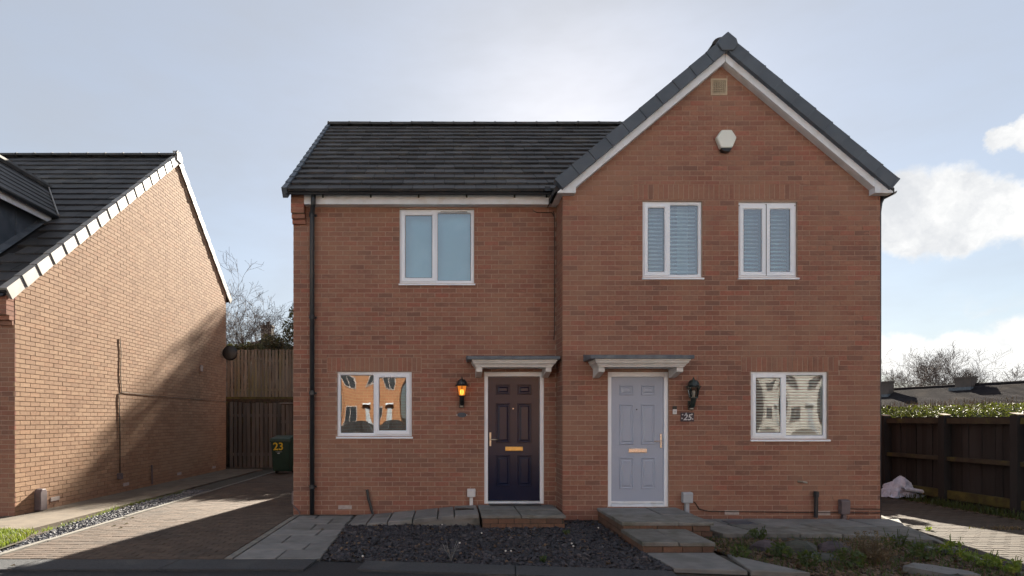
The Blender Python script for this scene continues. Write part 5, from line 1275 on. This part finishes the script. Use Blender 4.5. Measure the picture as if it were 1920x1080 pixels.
def leafy(name, label, cat, base, blobs, n, size, mat, seed, trunk_r=.08):
    rng = np.random.default_rng(seed); t = thing(name, label, cat, base); m = MB(); tot = sum(b[3] ** 2 for b in blobs)
    for (x, y, z, r) in blobs: leaves(m, (x, y, z), int(n * r * r / tot), r, size, rng, .85)
    m.build('crown', mat, t); m = MB(); b = Vector(base)
    for (x, y, z, r) in blobs:
        c = Vector((x, y, z)); m.tube([b + Vector((0, 0, -.1)), b.lerp(c, .5) + Vector(rng.normal(0, .1, 3)), c, c + Vector((rng.normal(0, r * .4), 0, r * .7))], [trunk_r, trunk_r * .6, trunk_r * .35, .01], 5, False)
    m.build('trunk', 'bark', t); return t
leafy('evergreen_tree', 'small-leaved tree at the corner of the main house behind the fence', 'tree', (-5.3, 22.5, 2.2),
      [(-5.85, 22.4, 4.9, .6), (-5.45, 22.5, 5.6, .7), (-4.9, 22.5, 5.0, .8), (-5.6, 22.3, 3.9, .7), (-4.8, 22.4, 4.0, .8)], 2800, .075, 'everg', 31)
leafy('lime_tree', 'tall tree far behind the main house, shading the neighbouring gable wall', 'tree', (-1.0, 42, 0),
      [(-2.6, 42, 15.2, 1.9), (-1.4, 42.4, 15.0, 2.0), (-.6, 41.8, 14.4, 2.0), (.6, 42, 12.4, 2.0), (0.0, 42, 14.3, 1.7), (.45, 42, 13.4, 1.9), (-2.2, 42, 12.6, 2.2), (-.6, 42, 11.2, 2.4), (1.8, 42.2, 11.8, 2.0), (3.0, 42, 11.6, 2.0), (-2.2, 42, 10, 2.2), (1.0, 42, 9.6, 2.4), (3.4, 42, 9.4, 2.2), (-1.6, 42, 16.4, .9), (-2.6, 42, 16.7, .8), (0.2, 42, 8, 2.6), (-2.4, 42, 7.6, 2.4), (2.8, 42, 7.4, 2.4)], 26000, .14, 'everg', 36, .25)
leafy('laurel_bush', 'bushy shrub behind the fence and the main house', 'shrub', (-2.6, 22, 2.2), [(-3.1, 22, 4.0, 1.0), (-2.2, 22.1, 4.4, 1.1), (-1.3, 22, 4.2, 1.0), (-2.6, 22, 5.0, .7), (-1.7, 22, 5.0, .7)], 6500, .09, 'everg', 32)
leafy('ivy_bush', 'brown ivy-covered bush above the middle of the bank fence', 'shrub', (X(505, 21.5), 21.5, 2.2), [(X(510, 21.5), 21.5, 4.35, .42), (X(498, 21.6), 21.6, 4.1, .4), (X(526, 21.6), 21.6, 4.15, .45), (X(540, 21.6), 21.6, 4.0, .4)], 2600, .055, 'ivy', 33, .04)
leafy('ivy_bush', 'low ivy tangle over the left end of the bank fence', 'shrub', (X(445, 20.6), 20.6, 2.2), [(X(433, 20.5), 20.5, 3.95, .3), (X(448, 20.5), 20.5, 3.95, .28), (X(466, 20.6), 20.6, 4.0, .3), (X(482, 20.6), 20.6, 3.98, .28)], 1700, .05, 'ivy', 34, .03)
rng = np.random.default_rng(44)
t = thing('hedge', 'bright green hedge top showing above the dark fence', 'hedge', (9.8, 11, 0)); m = MB()
for _ in range(9000):
    yy = rng.uniform(8.3, 15.5); xx = rng.uniform(9.35, 10.3); zz = rng.uniform(1.0, 1.80) if rng.uniform() < .3 else rng.uniform(1.5, 1.79)
    zz += .05 * mnoise.noise((xx * 2, yy * 2, 0)); leaves(m, (xx, yy, zz), 1, .02, .032, rng, 1, .9)
m.build('foliage', 'hedge', t)
m = MB()
for _ in range(420):
    yy = rng.uniform(8.3, 15.5); xx = rng.uniform(9.35, 10.2); h = rng.uniform(.02, .10); m.tube([(xx, yy, 1.72), (xx + rng.normal(0, .03), yy + rng.normal(0, .03), 1.82 + h)], [.004, .002], 3, False)
m.build('shoot', 'dry', t)
m = MB(); m.box(9.42, 10.2, 8.3, 15.5, 0, 1.5); m.build('core', 'bark', t)
leafy('shadow_conifer', 'unseen narrow conifer placed behind the gate to shadow the right driveway', 'tree', (7.95, 14.2, 0), [(7.95, 14.2, .6, .3), (7.95, 14.2, 1.2, .3), (7.95, 14.2, 1.8, .28), (7.95, 14.2, 2.3, .24), (7.95, 14.2, 2.8, .18)], 3800, .05, 'everg', 35, .05)  # unseen, placed for its narrow shadow on the drive

# ------------------------------------------------------------------ buildings further off
t = thing('bungalow', 'long low bungalow with dark tiled roof and two chimneys beyond the hedge', 'bungalow', (48, 55, 0))
A, B = Vector((46.4, 66.5, 4.72)), Vector((51.2, 40.5, 4.72)); dv = (B - A).normalized(); nl = Vector((dv.y, -dv.x, 0)); nl = nl if nl.x < 0 else -nl
nr = 22; hwid, drop = 4.6, 2.5
for r_ in range(nr):
    f0, f1 = r_ / nr, (r_ + 1) / nr + .004
    m = MB(); p = [A + nl * hwid * f0 + Vector((0, 0, -drop * f0)), B + nl * hwid * f0 + Vector((0, 0, -drop * f0)), B + nl * hwid * f1 + Vector((0, 0, -drop * f1 + .045)), A + nl * hwid * f1 + Vector((0, 0, -drop * f1 + .045))]
    m.quad(*p); q = p[2] - Vector((0, 0, .06)), p[3] - Vector((0, 0, .06)); m.quad(p[3], p[2], q[0], q[1]); m.build('tile_course', 'far_roof', t)
m = MB(); m.quad(A, B, B - nl * hwid - Vector((0, 0, drop)), A - nl * hwid - Vector((0, 0, drop))); m.build('rear_slope', 'far_roof', t)
a0, b0, a1, b1 = A + nl * 4.2, B + nl * 4.2, A - nl * 4.2, B - nl * 4.2; m = MB()
for p, q in ((a0, b0), (a1, b1), (a0, a1), (b0, b1)): m.quad((p.x, p.y, -.04), (q.x, q.y, -.04), (q.x, q.y, 2.35), (p.x, p.y, 2.35))
m.add([(a0.x, a0.y, 2.35), (a1.x, a1.y, 2.35), (A.x, A.y, 4.7)], [(0, 1, 2)]); m.add([(b0.x, b0.y, 2.35), (b1.x, b1.y, 2.35), (B.x, B.y, 4.7)], [(0, 1, 2)]); m.build('wall', 'render', t)
MB().tube([A + Vector((0, 0, .04)), B + Vector((0, 0, .04))], .13, 8).build('ridge', 'far_roof', t)
for px, w, h, off in ((1677, .95, 1.0, .9), (1815, 1.45, .95, .25)):
    # where the ridge crosses that line of sight
    k = (px - VX) / F; s = (k * A.y - A.x) / (dv.x - k * dv.y); c = A + dv * s + nl * off
    m = MB(); zt = 4.72 + h - .15; zb = 4.72 - .6 - off * .5
    def sq(z0, z1, g):
        e = [c + dv * (w / 2 + g) + nl * (.32 + g), c - dv * (w / 2 + g) + nl * (.32 + g), c - dv * (w / 2 + g) - nl * (.32 + g), c + dv * (w / 2 + g) - nl * (.32 + g)]
        m.prism([(p.x, p.y) for p in e], 'Z', z0, z1)
    sq(zb, zt - .16, 0); sq(zt - .16, zt, .05); ch = m.build('chimney', 'render', t)
    MB().prism([(p.x, p.y) for p in (c + dv * (w / 2 + .25) + nl * .75, c - dv * (w / 2 + .25) + nl * .75, c - dv * (w / 2 + .2) + nl * .33, c + dv * (w / 2 + .2) + nl * .33)], 'Z', 4.72 - (off + .75) * drop / hwid + .06, 4.72 - (off + .33) * drop / hwid + .12).build('flashing', 'lead', ch)
t = thing('hilltop_house', 'distant house roof and tall chimney silhouetted behind the garden trees', 'house', (X(470, 60), 60, 2.2)); Yh = 60
xa, xb = X(405, Yh), X(600, Yh); xr = X(492, Yh); zr, ze = Z(640, Yh), Z(668, Yh)
m = MB(); m.prism([(xa + .5, 2.1), (xb - .5, 2.1), (xb - .5, ze), (xr, zr - .2), (xa + .5, ze)], 'Y', Yh, Yh + 8); m.build('wall', 'render', t)
m = MB(); m.prism([(xa, ze - .1), (xr, zr), (xb, ze - .1), (xb, ze + .05), (xr, zr + .18), (xa, ze + .05)], 'Y', Yh - .3, Yh + 8.3); m.build('roof', 'far_roof', t)
cx = X(487.5, Yh); m = MB(); m.box(cx - .55, cx + .55, Yh + 2, Yh + 3, zr - .5, Z(606, Yh)); m.box(cx - .62, cx + .62, Yh + 1.95, Yh + 3.05, Z(606, Yh), Z(603, Yh)); ch = m.build('chimney', 'render', t)
MB().lathe((cx, Yh + 2.5, Z(603, Yh)), [(.18, 0), (.15, .3), (.17, .34), (.13, .36)], 8).build('chimney_pot', 'render', ch)

# ------------------------------------------------------------------ houses across the road: they face the sun and show in the window panes
def opposite(xc, w, Y, eave, apex, label, bm='brick_opp'):
    t = thing('opposite_house', label, 'house', (xc, Y, 0), 'houses across the road'); x0, x1 = xc - w / 2, xc + w / 2
    MB().prism([(x0, -.04), (x1, -.04), (x1, eave), (xc, apex), (x0, eave)], 'Y', Y - 8, Y).build('wall', bm, t)
    k = (apex - eave) / (w / 2)
    MB().prism([(x0 - .3, eave - .3 * k + .02), (xc, apex + .02), (x1 + .3, eave - .3 * k + .02), (x1 + .3, eave - .3 * k + .2), (xc, apex + .2), (x0 - .3, eave - .3 * k + .2)], 'Y', Y - 8.2, Y + .25).build('roof', 'opp_roof', t)
    for s in (-1, 1): MB().prism([(xc + s * .002, apex - .16), (xc + s * (w / 2 + .3), eave - .3 * k - .16), (xc + s * (w / 2 + .3), eave - .3 * k + .015), (xc + s * .002, apex + .015)], 'Y', Y + .20, Y + .24).build('barge_board', 'upvc', t)
    def win(a, b, c, d):
        m = MB(); m.box(a, b, Y + .002, Y + .06, c, d); f = m.build('window', 'airbrick', t)
        for p, q in ((a + .08, (a + b) / 2 - .04), ((a + b) / 2 + .04, b - .08)): MB().box(p, q, Y + .06, Y + .066, c + .08, d - .08).build('pane', 'blackp', f)
    win(xc - w * .32, xc - w * .08, 3.6, 4.8); win(xc + w * .12, xc + w * .34, 3.6, 4.8); win(xc - w * .36, xc - w * .06, .95, 2.2); win(xc - .4, xc + .4, 5.5, 6.2)
    d = MB().box(xc + w * .14, xc + w * .27, Y + .002, Y + .05, 0, 2.1).build('door', 'greybox', t)
    MB().box(xc + w * .08, xc + w * .33, Y + .01, Y + .7, 2.3, 2.42).build('canopy_roof', 'upvc', t)
    MB().tube([(xc - w * .44, Y + .06, 0), (xc - w * .44, Y + .06, eave)], .04, 6).build('downpipe', 'blackp', t)
opposite(-4.6, 5.6, -13.0, 5.0, 7.6, 'orange brick gabled house across the road, mirrored in the lower left window')
opposite(18.5, 6.4, -13.0, 5.0, 7.8, 'gabled house across the road, mirrored in the lower right window, walls whitened to bounce light', 'bounce_wall')
opposite(5.0, 8.0, -14.0, 5.0, 8.0, 'orange brick house across the road, mirrored in the navy door')
opposite(-15.5, 9.0, -14.0, 5.0, 8.0, 'gabled house across the road, opposite the neighbouring house, walls whitened to bounce light', 'bounce_wall')
m = MB(); m.quad((-40, -14, -.026), (40, -14, -.026), (40, -4.2, -.026), (-40, -4.2, -.026)); struct(m.build('bounce_forecourt', 'bounce_forecourt'))  # unseen paving added to bounce sunlight onto the house fronts
t = thing('low_fence', 'dark timber front fence across the road, mirrored low in the window panes', 'fence', (0, -11, 0))
x = -9.0
while x < 0: MB().box(x, x + .3, -11.02, -11, 0, 1.05).build('board', 'timber_dark', t); x += .31
